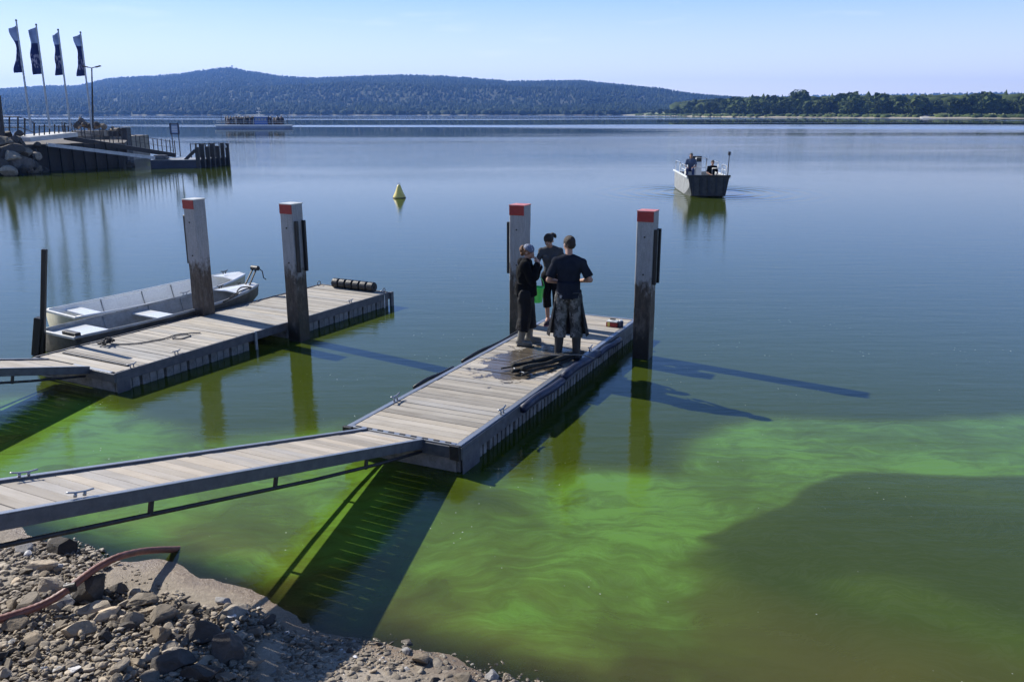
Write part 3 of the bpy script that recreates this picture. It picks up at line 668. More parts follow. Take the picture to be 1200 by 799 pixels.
# sign on the pontoon ramp
sg = at(206, 166, 68.5); e = empty('pier_sign', (sg.x, sg.y, .6), 0, 'small pale blue notice board on a post beside the foot of the far ramp', 'sign')
for s in (-1, 1):
    bm = B(); rod(bm, (s * .26, 0, 0), (s * .26, 0, 2.55), .035, .035, 6); obj('sign_post', bm, M['darksteel'], e)
bm = B(); box(bm, (0, 0, 2.1), (.62, .05, .72)); obj('panel', bm, pm('sign_blue', (.20, .30, .48), (.16, .24, .4), 2, .5, 0), e)
bm = B()
for z in (1.73, 2.47): box(bm, (0, -.03, z), (.70, .06, .07))
for x in (-.33, .33): box(bm, (x, -.032, 2.1), (.07, .06, .80))
obj('sign_frame', bm, M['bluebump'], e)
bm = B()
for k in range(4): box(bm, (0, -.03, 1.92 + .12 * k), (.40, .012, .035))
obj('text_line', bm, M['white'], e)
# stone jetty head behind the ramp
e = empty('stone_jetty', (ux(86, 74), 74, 0), 0, 'dark stone block jetty head topped with rubble behind the far ramp', 'jetty')
w_ = ux(145, 74) - ux(86, 74)
r_ = random.Random(5)
for row in range(5):
    x = 0
    while x < w_ - .2:
        bw = min(r_.uniform(.5, .95), w_ - x); bm = B(); z = .25 + row * .5
        htop = 3.05 - (x / w_) * .85
        if z + .25 < htop + .2:
            box(bm, (0, 0, 0), (bw - .05, .55 + r_.uniform(-.08, .08), .46)); bmesh.ops.bevel(bm, geom=bm.edges[:], offset=.03, segments=1, affect='EDGES')
            o_ = obj('stone_block', bm, M['rock'] if r_.random() < .6 else M['rockdark'], e); o_.location = (x + bw / 2, r_.uniform(-.04, .04), z)
        x += bw
bm = B(); prism(bm, [(0, .3), (w_, .3), (w_, 5), (0, 5)], -1.5, 2.0); obj('core', bm, M['rock'], e)
bm = B(); box(bm, (w_ + .22, .1, 1.35), (.40, .8, 2.7)); obj('end_pier', bm, M['darksteel'], e)
bm = B(); box(bm, (w_ + .22, .1, 2.76), (.5, .9, .1)); obj('end_cap', bm, M['conc'], e)

def rock_mesh(name, seed, sub=2, m=None, cuts=9, rough=.08):
    r = random.Random(seed); bm = B(); bmesh.ops.create_icosphere(bm, subdivisions=sub, radius=1)
    pl = [(Vector((r.gauss(0, 1), r.gauss(0, 1), r.gauss(0, 1))).normalized(), r.uniform(.40, .74)) for _ in range(cuts)]
    sc = Vector((r.uniform(.85, 1.15), r.uniform(.75, 1.05), r.uniform(.6, .85)))
    for v in bm.verts:
        for n_, d_ in pl:
            q = v.co.dot(n_)
            if q > d_: v.co -= n_ * (q - d_)
        if rough: v.co += v.co.normalized() * rough * (mn.noise(v.co * 2.3 + Vector((seed, 0, 0))) + .5 * mn.noise(v.co * 6 + Vector((0, seed, 0))))
        v.co = Vector((v.co.x * sc.x, v.co.y * sc.y, v.co.z * sc.z))
    me = bpy.data.meshes.new(name); bm.to_mesh(me); bm.free()
    if m: me.materials.append(m)
    return me
RM = {k: [rock_mesh('rock', 100 + i + 37 * j, 3, M[k], 11, .05) for i in range(5)] for j, k in enumerate(('rock', 'rocktan', 'rockpale', 'rockdark'))}
def rock(name, p, s, kind, seed, label, cat='rock', group=None, tilt=.5):
    r = random.Random(seed); o_ = bpy.data.objects.new(name, RM[kind][seed % 5]); COL.objects.link(o_)
    o_.location = p; o_.scale = s if hasattr(s, '__len__') else (s, s, s); o_.rotation_euler = (r.uniform(-tilt, tilt), r.uniform(-tilt, tilt), r.uniform(0, 6.28))
    return tag(o_, label, cat, group)
k = 0
for px, py, Yy, s in [(4, 166, 58.5, .85), (20, 166, 59.3, .75), (14, 176, 57.6, 1.0), (30, 178, 58.6, .8), (2, 186, 57, 1.1), (22, 190, 57.2, 1.1), (8, 200, 56, 1.0), (34, 192, 57.8, .8), (27, 199, 56.8, .75), (44, 200, 58.6, .75), (52, 200, 59.6, .45), (-14, 178, 57.2, 1.2), (-18, 195, 56.4, 1.3), (9, 158, 60.5, .6), (24, 157, 61, .5), (14, 184, 57.2, .9), (1, 194, 56.5, .8), (36, 184, 59, .7), (-6, 168, 58.6, .9), (-34, 186, 56.6, 1.5), (-40, 170, 58, 1.2)] + [(random.Random(q).uniform(-10, 46), random.Random(q + 50).uniform(168, 202), 0, random.Random(q + 90).uniform(.35, .7)) for q in range(34)]:
    Yy = Yy or 56.6 + px * .045 + (202 - py) * .05
    rock('boulder', at(px, py, Yy), (s * .85, s * .8, s * .72), 'rockdark' if k % 3 else 'rock', 300 + k, 'big grey boulder in the rock revetment at the left end of the far landing stage', 'boulder', 'boulders of the far revetment'); k += 1
r_ = random.Random(8)
for k in range(26):
    f = r_.random(); px = 88 + f * 54; rock('rubble_stone', Vector((ux(px, 74.6), 74.4 + r_.uniform(0, 1.5), 3.0 - f * .75 + r_.uniform(-.1, .35))), r_.uniform(.22, .5), r_.choice(['rock', 'rocktan', 'rockdark']), 500 + k, 'small block in the rubble heaped on the stone jetty behind the far ramp', 'stone', 'rubble on the far jetty')
for k in range(16):
    px = r_.uniform(118, 160); rock('rubble_stone', Vector((ux(px, 66.3), 66.3 + r_.uniform(-.8, .3), r_.uniform(-.1, .35))), r_.uniform(.2, .45), r_.choice(['rock', 'rockdark']), 560 + k, 'low stone at the waterline under the far ramp beside the sheet pile wall', 'stone', 'stones at the foot of the far ramp')
# railing on the quay
e = empty('quay_railing', at(0, 162, 61) , 0, 'dark iron railing with a stair handrail along the top of the far quay', 'railing')
o0 = e.location.copy(); TP = []
for k, px in enumerate([-30, -12, 1, 11, 21, 29, 40]):
    t0, b0 = at(px, 137 + max(0, (px - 24) * .45), 61.5), at(px, 162, 61.5); TP.append(t0 - o0)
    bm = B(); rod(bm, b0 - o0, t0 - o0, .06, .06, 6); obj('railing_post', bm, M['darksteel'], e)
for f in (0, .45):
    bm = B(); tube(bm, [p - Vector((0, 0, f * 1.6)) for p in TP], .03, 5); obj('rail', bm, M['darksteel'], e)
e = empty('walkway_railing', at(44, 160, 62), 0, 'row of dark railing posts along the white walkway slab of the far quay', 'railing'); o0 = e.location.copy(); TP = []
for k, px in enumerate([46, 52, 58, 64, 69, 75, 80]):
    Yq = 61.3 + k * .45; t0, b0 = at(px, 147 - (k % 2), Yq), at(px, 161 - k * .3, Yq); TP.append(t0 - o0)
    bm = B(); rod(bm, b0 - o0, t0 - o0, .045, .045, 6); obj('railing_post', bm, M['darksteel'], e)
bm = B(); tube(bm, [p - Vector((0, 0, .1)) for p in TP], .025, 5); obj('rail', bm, M['darksteel'], e)
# flags
def flag_mat(name, seed):
    m, t, o = nodes(name); p = N(t, 'ShaderNodeBsdfPrincipled'); tc = N(t, 'ShaderNodeTexCoord'); sp = N(t, 'ShaderNodeSeparateXYZ'); L(t, tc.outputs['Object'], sp.inputs[0])
    z = sp.outputs[2]
    c = ramp(t, math_(t, 'DIVIDE', z, 3.1), [(0, (.012, .025, .12)), (.62, (.02, .04, .17)), (.64, (.16, .24, .44)), (.8, (.14, .21, .40))], 'CONSTANT')
    mk = math_(t, 'MULTIPLY', ramp(t, math_(t, 'DIVIDE', z, 3.1), [(.12, 0.), (.14, 1.), (.40, 1.), (.42, 0.)]), ramp(t, noise_(t, mapping(t, tc.outputs['Object'], (9, 1, 3.1), loc=(seed, 0, 0)), 1, 1, .4), [(.52, 0.), (.56, 1.)]))
    c = mixc(t, math_(t, 'MULTIPLY', mk, .3), c, (.45, .5, .68))
    L(t, c, p.inputs['Base Color']); p.inputs['Roughness'].default_value = .7
    tl = N(t, 'ShaderNodeBsdfTranslucent'); L(t, c, tl.inputs[0]); ms_ = N(t, 'ShaderNodeMixShader'); ms_.inputs[0].default_value = .35
    L(t, p.outputs[0], ms_.inputs[1]); L(t, tl.outputs[0], ms_.inputs[2]); L(t, ms_.outputs[0], o.inputs[0]); return m
FL = [(22, 25, 33.5, 148, 57, 15, 30, 85), (44, 30, 57, 148, 38, 12.5, 32, 87), (70, 36, 81, 148, 65.5, 13, 38, 88), (94.5, 39, 108, 149, 86.5, 12.5, 40, 89)]
FLB = ['leftmost of the four blue and white banner flags over the far quay', 'second blue and white banner flag from the left, with a pale violet edge', 'third banner flag from the left, narrowed by the wind at its middle', 'rightmost of the four blue and white banner flags, next to the street lamp']
for k, (tx, ty, bx, by, _, w_, f0, f1) in enumerate(FL):
    Yf = 60 + k * 1.2; b0, t0 = at(bx, by + 3, Yf), at(tx, ty, Yf); b0.x = t0.x = (b0.x + t0.x) / 2 
    e = empty('flag', (b0.x, b0.y, b0.z), 0, FLB[k], 'flag', 'banner flags on the far quay'); h = t0.z - b0.z
    bm = B(); rod(bm, (0, 0, 0), (0, 0, h), .075, .05, 8); obj('flagpole', bm, M['alu'] if k else M['alu'], e)
    bm = B(); rod(bm, (0, 0, h), (0, 0, h + .1), .07, .05, 8); obj('finial', bm, M['darksteel'], e)
    ztop = at(tx, f0, Yf).z - b0.z; zb = at(tx, f1, Yf).z - b0.z; H_ = ztop - zb; wd = [.50, .60, .44, .50][k]
    r = random.Random(k + 3); bm = B(); rows = 22; cols_ = 8; vs = []
    for i in range(rows + 1):
        s = i / rows; row = []
        ww = wd * [1 - .55 * math.sin(s * PI) ** 2 + .10 * s, 1 - .12 * math.sin(s * 5), 1.0 - .35 * math.sin(min(1, s * 1.6) * PI) + .25 * s, 1 - .28 * math.sin(s * PI) + .15 * s][k]
        for j in range(cols_ + 1):
            q = j / cols_; row.append(bm.verts.new((-ww * q - .03, .10 * math.sin(q * 5 + s * 7 + k * 2) * q + .05 * math.sin(s * 15 + q * 3), H_ * (1 - s) - .16 * q * (1 - s) - .05 * q)))
        vs.append(row)
    for i in range(rows):
        for j in range(cols_): bm.faces.new((vs[i][j], vs[i][j + 1], vs[i + 1][j + 1], vs[i + 1][j]))
    bmesh.ops.solidify(bm, geom=bm.faces[:], thickness=.008)
    o_ = obj('banner', bm, flag_mat('banner_cloth', k * 7.3), e, smooth=True); o_.location = (0, 0, zb)
lb = at(109, 151, 63); lt = at(107.5, 80, 63); e = empty('street_lamp', lb, 0, 'tall twin-arm street lamp right of the four flags on the far quay', 'street lamp')
v = lt - lb; bm = B(); rod(bm, (0, 0, 0), v, .07, .045, 8); obj('lamp_pole', bm, M['darksteel'], e)
for s in (-1, 1):
    bm = B(); beam(bm, v, v + Vector((s * .32, 0, .08)), .05, .05); obj('arm', bm, M['darksteel'], e)
    bm = B(); box(bm, v + Vector((s * .45, 0, .10)), (.36, .22, .07), ry(-s * .25)); obj('lamp_head', bm, M['darksteel'], e)
# dark timber pile standing at the left edge
bm = B(); rod(bm, at(1, 162, 60), at(-3, 112, 60), .28, .20, 10); tag(obj('timber_pile', bm, M['darksteel']), 'thick dark timber pile leaning at the far left edge of the quay', 'pile')
bm = B(); box(bm, gp(126, 212) + Vector((0, 0, .2)), (.16, .16, 1.6)); 
pp = at(147, 203, 63); bm.free(); bm = B(); box(bm, (pp.x, 63, .25), (.16, .16, 1.3)); tag(obj('mooring_pile', bm, M['darksteel']), 'short dark pile standing in the water under the far ramp', 'pile')
# ---------------------------------------------------------------- docks: local frame x along the dock, y to its left, z up
def plank_mesh(L_, w_, th, m, seed, n=1):
    r = random.Random(seed); bm = B(); box(bm, (0, 0, 0), (w_, L_, th)); 
    bmesh.ops.bevel(bm, geom=[e_ for e_ in bm.edges], offset=.004, segments=1, affect='EDGES')
    me = bpy.data.meshes.new('plank'); bm.to_mesh(me); bm.free(); me.materials.append(m); return me
def planks(parent, n, pitch, gap, L_, th, z, x0, m, y0, seed):
    r = random.Random(seed); me = [plank_mesh(L_, pitch - gap, th, m, k) for k in range(2)]
    for k in range(n):
        o_ = bpy.data.objects.new('plank', me[k % 2]); COL.objects.link(o_); o_.parent = parent
        o_.location = (x0 + pitch * (k + .5), y0 + r.uniform(-.004, .004), z + r.uniform(-.003, .003)); o_.rotation_euler = (r.uniform(-.004, .004), r.uniform(-.02, .02), r.uniform(-.003, .003))
def cleat(parent, p, rot=0, m=None, s=1.0, name='cleat'):
    bm = B(); R = rz(rot)
    tube(bm, [R @ Vector((-.10 * s, 0, .075 * s)), R @ Vector((-.04 * s, 0, .06 * s)), R @ Vector((.04 * s, 0, .06 * s)), R @ Vector((.10 * s, 0, .075 * s))], .012 * s, 6)
    for q in (-.035, .035): rod(bm, R @ Vector((q * s, 0, 0)), R @ Vector((q * s, 0, .062 * s)), .013 * s, .011 * s, 6)
    o_ = obj(name, bm, m or M['alu'], parent, True); o_.location = p; return o_
def ring(parent, p, r_=.05, m=None, name='mooring_ring'):
    bm = B(); tube(bm, [(r_ * math.cos(a), 0, r_ * (1 + math.sin(a))) for a in np.linspace(0, 2 * PI, 15)], .008, 6); o_ = obj(name, bm, m or M['darksteel'], parent, True); o_.location = p; return o_
def floats(parent, L_, W_, n, z1, z0, m, inset=.05, skip=(), rw=.62):
    step = L_ / n
    for k in range(n):
        if k in skip: continue
        bm = B(); w_ = step - .04
        box(bm, (0, 0, 0), (w_, W_ - 2 * inset, z1 - z0)); bmesh.ops.bevel(bm, geom=bm.edges[:], offset=.02, segments=2, affect='EDGES')
        nr = max(1, int(w_ / .11))
        for j in range(nr):
            x = -w_ / 2 + (j + .5) * w_ / nr
            for s in (-1, 1): box(bm, (x, s * (W_ / 2 - inset + .006), 0), (w_ / nr * rw, .03, (z1 - z0) * .86))
        o_ = obj('float', bm, m, parent); o_.location = (step * (k + .5), W_ / 2, (z0 + z1) / 2)
MO = Vector((-.57, 8.94, 0)); MA = math.atan2(.907, .4207); ML = 6.68; MW = 1.53; MZ = .33
WETW = MO + Matrix.Rotation(MA, 3, 'Z') @ Vector((3.35, .72, .33))
M['plankM'] = plank_mat('main_dock_boards', (.445, .425, .385), (.33, .305, .265), wet=tuple(WETW))
dm = empty('floating_dock', MO, MA, 'weathered timber floating dock in mid picture on which three people stand', 'dock')
planks(dm, 47, (ML - .12) / 47, .009, MW - .15, .03, MZ - .016, .06, M['plankM'], MW / 2, 1)
def dbox(name, c, s, m, par=None, bev=.004, parent=None):
    bm = B(); box(bm, c, s); return obj(name, bm, m, parent or dm, bevel=bev)
for y, nm in ((.035, 'edge_angle'), (MW - .035, 'edge_angle')):
    dbox(nm, (ML / 2, y, MZ - .006), (ML, .07, .022), M['alu'])
dbox('end_angle', (ML - .03, MW / 2, MZ - .004), (.055, MW - .142, .022), M['alu'])
dbox('end_angle', (.028, MW / 2, MZ - .004), (.058, MW - .142, .022), M['alu'])
for y in (-.012, MW + .012): dbox('side_beam', (ML / 2, y, MZ - .085), (ML - .002, .022, .15), M['navy'])
dbox('end_beam', (-.014, MW / 2, MZ - .085), (.022, MW + .05, .14), M['navy']); dbox('end_beam', (ML + .014, MW / 2, MZ - .085), (.022, MW + .05, .14), M['navy'])
for k in range(9):
    dbox('hinge_plate', (.022, .17 + .15 * k, MZ + .011), (.03, .07, .006), M['rubber'] if k in (2, 3, 6) else M['darksteel'], bev=.001)
for y in (.05, MW - .05): dbox('corner_bracket', (-.04, y, MZ - .07), (.05, .12, .17), M['darksteel'])
dbox('corner_plate', (.20, -.027, MZ - .20), (.42, .008, .30), M['navy'])
floats(dm, ML, MW, 9, MZ - .03, -.28, M['float'], .05)
def fender(x0, x1, y, z, r0, name='fender', m=None, par=None):
    bm = B(); n = max(3, int((x1 - x0) / .5)); tube(bm, spline([(x0 + (x1 - x0) * k / n, y + .012 * math.sin(k * 2.1), z + .012 * math.sin(k * 1.7)) for k in range(n + 1)], 3), r0, 8); return obj(name, bm, m or M['bluebump'], par or dm, True)
fender(1.55, 2.9, -.06, MZ - .05, .055); fender(2.95, 4.35, -.065, MZ - .01, .06); fender(4.4, 5.5, -.06, MZ - .07, .05)
fender(1.62, 2.7, MW + .045, MZ - .005, .028, 'fender', M['rubber']); fender(3.0, 5.2, MW + .045, MZ - .005, .028, 'fender', M['rubber'])
cleat(dm, (1.15, .04, MZ + .005), 0); cleat(dm, (1.02, MW - .04, MZ + .005), 0); cleat(dm, (4.35, .05, MZ + .005), 0, s=.9)
# left dock
LO = Vector((-5.70, 11.82, 0)); LA = math.atan2(.88, .4747); LL = 6.6; LW = 1.80; LZ = .29
dl = empty('floating_dock', LO, LA, 'weathered timber floating dock at the left with a white boat moored along it', 'dock')
planks(dl, 47, (LL - .1) / 47, .009, LW - .05, .03, LZ - .016, .05, M['plankL'], LW / 2, 2)
for y in (-.018, LW + .018): dbox('side_beam', (LL / 2, y, LZ - .06), (LL, .034, .14), M['navy'], parent=dl)
for x in (-.02, LL + .02): dbox('end_beam', (x, LW / 2, LZ - .062), (.036, LW + .07, .13), M['navy'], parent=dl)
dbox('edge_batten', (.36, LW / 2, LZ + .008), (.045, LW - .3, .02), M['rubber'], parent=dl)
dbox('edge_angle', (.02, LW / 2 - .4, LZ + .004), (.05, .85, .012), M['alu'], parent=dl)
floats(dl, LL, LW, 15, LZ - .11, -.25, M['float'], .03, skip=(6, 7), rw=.9)
dbox('corner_post', (LL + .02, -.05, .06), (.09, .05, .48), M['navy'], parent=dl)
dbox('float_strap', (LL - .22, -.045, .03), (.025, .012, .5), M['whitedirty'], parent=dl)
dbox('corner_plate', (.10, -.042, .02), (.22, .01, .42), M['navy'], parent=dl)
dbox('float_bracket', (2.72, -.06, .12), (.05, .03, .4), M['alu'], parent=dl)
for x in (.34, LL - .12, 1.15, LL - 1.2): cleat(dl, (x, .05, LZ), 0, s=.8)
ring(dl, (LL - .15, LW - .06, LZ)); ring(dl, (LL - .03, .1, LZ), .04)
e = empty('fender_roll', LO + Matrix.Rotation(LA, 3, 'Z') @ Vector((LL - .14, LW / 2 - .1, LZ + .105)), LA, 'row of black rubber rollers lying across the far end of the left dock', 'fender')
for k in range(6):
    bm = B(); rod(bm, (0, -.08, 0), (0, .08, 0), .105, .105, 20); bmesh.ops.bevel(bm, geom=bm.edges[:], offset=.018, segments=1, affect='EDGES')
    o_ = obj('roller', bm, M['rubber'], e, False); o_.location = (0, (k - 2.5) * .185, 0)
bm = B(); rod(bm, (0, -.56, 0), (0, .56, 0), .03, .03, 8); obj('axle', bm, M['darksteel'], e)
# rope coiled on the left dock
RL = Matrix.Rotation(LA, 3, 'Z')
def ld(x, y, z): return LO + RL @ Vector((x, y, z))
e = empty('mooring_rope', ld(1.0, 1.45, LZ), LA, 'dark mooring rope with loose coils lying on the left dock beside the boat', 'rope')
pts = [(-.1, .28, .02), (.0, .1, .05), (.05, -.1, .02), (.25, -.35, .015), (.5, -.45, .015), (.72, -.5, .015), (.95, -.46, .015), (1.1, -.55, .015), (1.02, -.72, .015), (.82, -.74, .015), (.76, -.6, .02), (.92, -.5, .025), (1.12, -.6, .02), (1.25, -.72, .015)]
bm = B(); tube(bm, spline(pts, 6), .011, 6); obj('rope_line', bm, M['rope'], e, True)
rr_ = random.Random(4); pts = [(rr_.uniform(-.12, .12) - .02, rr_.uniform(-.12, .12) + .02, rr_.uniform(.02, .12)) for _ in range(20)]
bm = B(); tube(bm, spline(pts, 5), .012, 6); obj('rope_knot', bm, M['ropedark'], e, True)
# gangways
GD = Vector((-.4416, -.8654, .2370)).normalized(); GP = Vector((-.955, 9.235, .285)); GW = .80
def gangway(P, length, label, npl, cl=True, w_=GW, seedy=3):
    hd = math.atan2(-GD.y, -GD.x); e = empty('gangway', P, hd, label, 'gangway'); e.rotation_euler = (0, math.asin(GD.z), hd)
    # local: -x runs up to the shore, y across to the left
    r = random.Random(seedy); pt = length / npl; me = [plank_mesh(w_ - .09, pt - .0045, .028, M['gang'], k) for k in range(2)]
    for k in range(npl):
        o_ = bpy.data.objects.new('plank', me[k % 2]); COL.objects.link(o_); o_.parent = e
        o_.location = (-pt * (k + .5), w_ / 2, -.012 + r.uniform(-.0025, .0025)); o_.rotation_euler = (0, r.uniform(-.015, .015), 0)
    for y in (.02, w_ - .02):
        dbox('side_beam', (-length / 2, y, -.034), (length, .045, .105), M['navy'], parent=e); dbox('edge_angle', (-length / 2, y, .0225), (length, .05, .006), M['alu'], parent=e, bev=.001)
        bm = B(); tube(bm, [(-.05, y, -.12), (-.9, y, -.165), (-2, y, -.19), (-length + 1, y, -.19), (-length, y, -.12)], .018, 6); obj('truss_rod', bm, M['darksteel'], e, True)
        for q in np.arange(1.15, length - .5, 1.35):
            dbox('strut', (-q, y, -.138), (.035, .03, .11), M['darksteel'], parent=e)
    for q in np.arange(.6, length, 1.35): dbox('cross_member', (-q, w_ / 2, -.075), (.05, w_ - .09, .05), M['darksteel'], parent=e)
    return e
eg = gangway(GP, 9.4, 'inclined timber gangway rising from the middle dock to the shore at lower left', 66)
for x, y in ((-4.42, .07), (-4.36, GW - .04)):
    hs = cleat(eg, (x, y, .026), 0, M['alu'], .9, 'handrail_socket'); hs.scale = (1.15, 1, .6)
GP2 = ld(-.02, .50, .31); eg2 = gangway(GP2, 9.0, 'second timber gangway entering at the left edge and ending on the left dock', 63, seedy=5, w_=.95)
# posts
M['redtop'] = pm('faded_red_top', (.50, .07, .07), (.62, .30, .28), 9, .5, .05)
def post(loc, ang, label, side, hgt=2.4, rail=True):
    e = empty('mooring_post', loc, ang, label, 'mooring post', 'red-capped mooring posts')
    bm = B(); box(bm, (0, 0, 0), (.275, .275, hgt + 1.6)); bmesh.ops.subdivide_edges(bm, edges=[q for q in bm.edges if abs(q.verts[0].co.z - q.verts[1].co.z) > .5], cuts=14)
    rr = random.Random(int(loc[0] * 100))
    for v in bm.verts:
        v.co.x += rr.uniform(-.004, .004); v.co.y += rr.uniform(-.004, .004); v.co.z += (hgt - 1.6) / 2
    bmesh.ops.bevel(bm, geom=[q for q in bm.edges if abs(q.verts[0].co.z - q.verts[1].co.z) > .05], offset=.012, segments=1, affect='EDGES')
    obj('shaft', bm, M['post'], e)
    bm = B(); box(bm, (-.1425, 0, hgt - .08), (.012, .27, .16)); obj('red_band', bm, M['red'], e, bevel=.003)
    bm = B(); box(bm, (0, 0, hgt + .006), (.29, .285, .016)); obj('top_plate', bm, M['redtop'] if loc[0] > 0 else M['whitedirty'], e)
    s = -1 if side == 'r' else 1
    for x in (-.085, .10):
        bm = B(); box(bm, (x, s * .170, hgt - .72), (.05, .06, .88)); obj('guide_rail', bm, M['rubber'], e, bevel=.006)
    bm = B()
    for z in (hgt - .4, hgt - 1.0): rod(bm, (-.142, 0, z), (-.152, 0, z), .014, .014, 8)
    obj('bolt', bm, M['darksteel'], e)
    return e
def md(x, y, z=0): return MO + Matrix.Rotation(MA, 3, 'Z') @ Vector((x, y, z))
post(md(5.45, MW + .22), MA, 'red-capped grey post standing behind the woman with the bandana on the middle dock', 'l')
post(md(5.49, -.46), MA, 'red-capped grey post at the right corner of the middle dock, rightmost of the four', 'r')
post((-5.72, 15.62, 0), LA, 'red-capped weathered post between the moored boat and the left dock, leftmost of the four', 'l')
post((-3.78, 14.84, 0), LA, 'red-capped post with dark rubber guide rails on the near side of the left dock', 'r')
# black mooring pole
e = empty('mooring_pole', gp(43, 416), 0, 'thin black steel pole leaning beside the near end of the left dock', 'pole')
b0 = Vector((0, 0, -.6)); t0 = at(52, 292, gp(43, 416).y) - gp(43, 416)
bm = B(); beam(bm, b0, t0, .075, .075); obj('pole', bm, M['rubber'], e, bevel=.008)
bm = B(); beam(bm, Vector((0, 0, 0)), t0 * .36, .13, .13); obj('sleeve', bm, M['rubber'], e, bevel=.01)
# wet nets and hose bundle
e = empty('net_bundle', md(3.25, .36, MZ), MA - .44, 'bundle of wet black netting tubes lying across the wet boards at the man\'s feet', 'net')
rr_ = random.Random(12)
for k in range(5):
    y = (k - 2) * .075; pts = []
    for q in range(9): pts.append((-.62 + q * .16 + .1 * (k % 2), y * (1.5 - q * .15) + .012 * math.sin(q * 1.1 + k * 2), .045 + .045 * (k % 2) + .008 * math.sin(q + k)))
    bm = B(); tp = [(.022, .040, .030, .042, .020)[k] * (.85 + .2 * math.sin(q * .3 + k)) for q in range(9 * 4 - 3)]
    sp_ = spline(pts, 4); tube(bm, sp_, .04, 8, tp[:len(sp_)] if len(tp) >= len(sp_) else tp + [tp[-1]] * (len(sp_) - len(tp)))
    obj('net_tube', bm, M['net'], e, True)
bm = B(); tube(bm, spline([(-.4, .3, .06), (-.1, .1, .16), (.2, -.05, .15), (.55, -.2, .12), (.75, -.3, .05)], 5), .009, 6); obj('cord', bm, M['rope'], e, True)
bm = B(); tube(bm, spline([(-.45, -.25, .03), (-.5, 0, .03), (-.42, .2, .04), (-.3, .25, .05)], 5), .010, 6); obj('cord', bm, M['alu'], e, True)
# small things near the end of the dock
e = empty('tool_set', md(6.02, .24, MZ), MA, 'small red and yellow tool box lying near the far right corner of the middle dock', 'tool box')
for nm, c, s, m in (('body', (0, 0, .04), (.14, .20, .08), M['red']), ('lid', (.0, .0, .09), (.13, .19, .02), M['whitedirty']), ('strap', (-.074, .05, .045), (.006, .04, .07), M['yellow']), ('handle', (0, 0, .125), (.03, .10, .02), M['rubber'])):
    dbox(nm, c, s, m, parent=e)
e = empty('small_can', md(6.0, .09, MZ), 0, 'small dark blue can beside the red tool box at the end of the middle dock', 'can')
bm = B(); rod(bm, (0, 0, 0), (0, 0, .11), .045, .045, 14); obj('body', bm, M['bluebump'], e); bm = B(); rod(bm, (0, 0, .11), (0, 0, .135), .03, .025, 12); obj('lid', bm, M['white'], e)
# ---------------------------------------------------------------- boats and buoy
def shell(Lh, W_, gz, zb, bow=.25, stern=.86, n=18, inset=0.0, lift=.10, flare=.82):
    rows = []
    for i in range(n + 1):
        s = i / n; x = Lh * s
        if s < .55: w_ = W_ / 2 * (stern + (1 - stern) * math.sin(min(1, s / .4) * PI / 2))
        else: q = (s - .55) / .45; w_ = W_ / 2 * (1 - (1 - bow) * q ** 2.4)
        g = gz + lift * s ** 2.5; b_ = zb + (lift + .22) * max(0, (s - .62) / .38) ** 2
        xo = x + (0 if s < .999 else 0)
        w_ -= inset; pts = []
        prof = [(1, g), (.97 * (flare + .14), g * .6 + b_ * .4), (flare, g * .22 + b_ * .78), (flare * .86, b_ + .02), (flare * .4, b_), (0, b_ - .015)]
        for f, z in prof: pts.append((x, w_ * f, z + (inset if z < g - .01 else 0)))
        pts += [(a, -b, c) for a, b, c in pts[:-1][::-1]]; rows.append(pts)
    return rows
def loft(bm, rows, cap_=True):
    vs = [[bm.verts.new(p) for p in r] for r in rows]
    for a, b in zip(vs, vs[1:]):
        for k in range(len(a) - 1): bm.faces.new((a[k], a[k + 1], b[k + 1], b[k]))
    if cap_: bm.faces.new(vs[0][::-1]); bm.faces.new(vs[-1])
    return bm
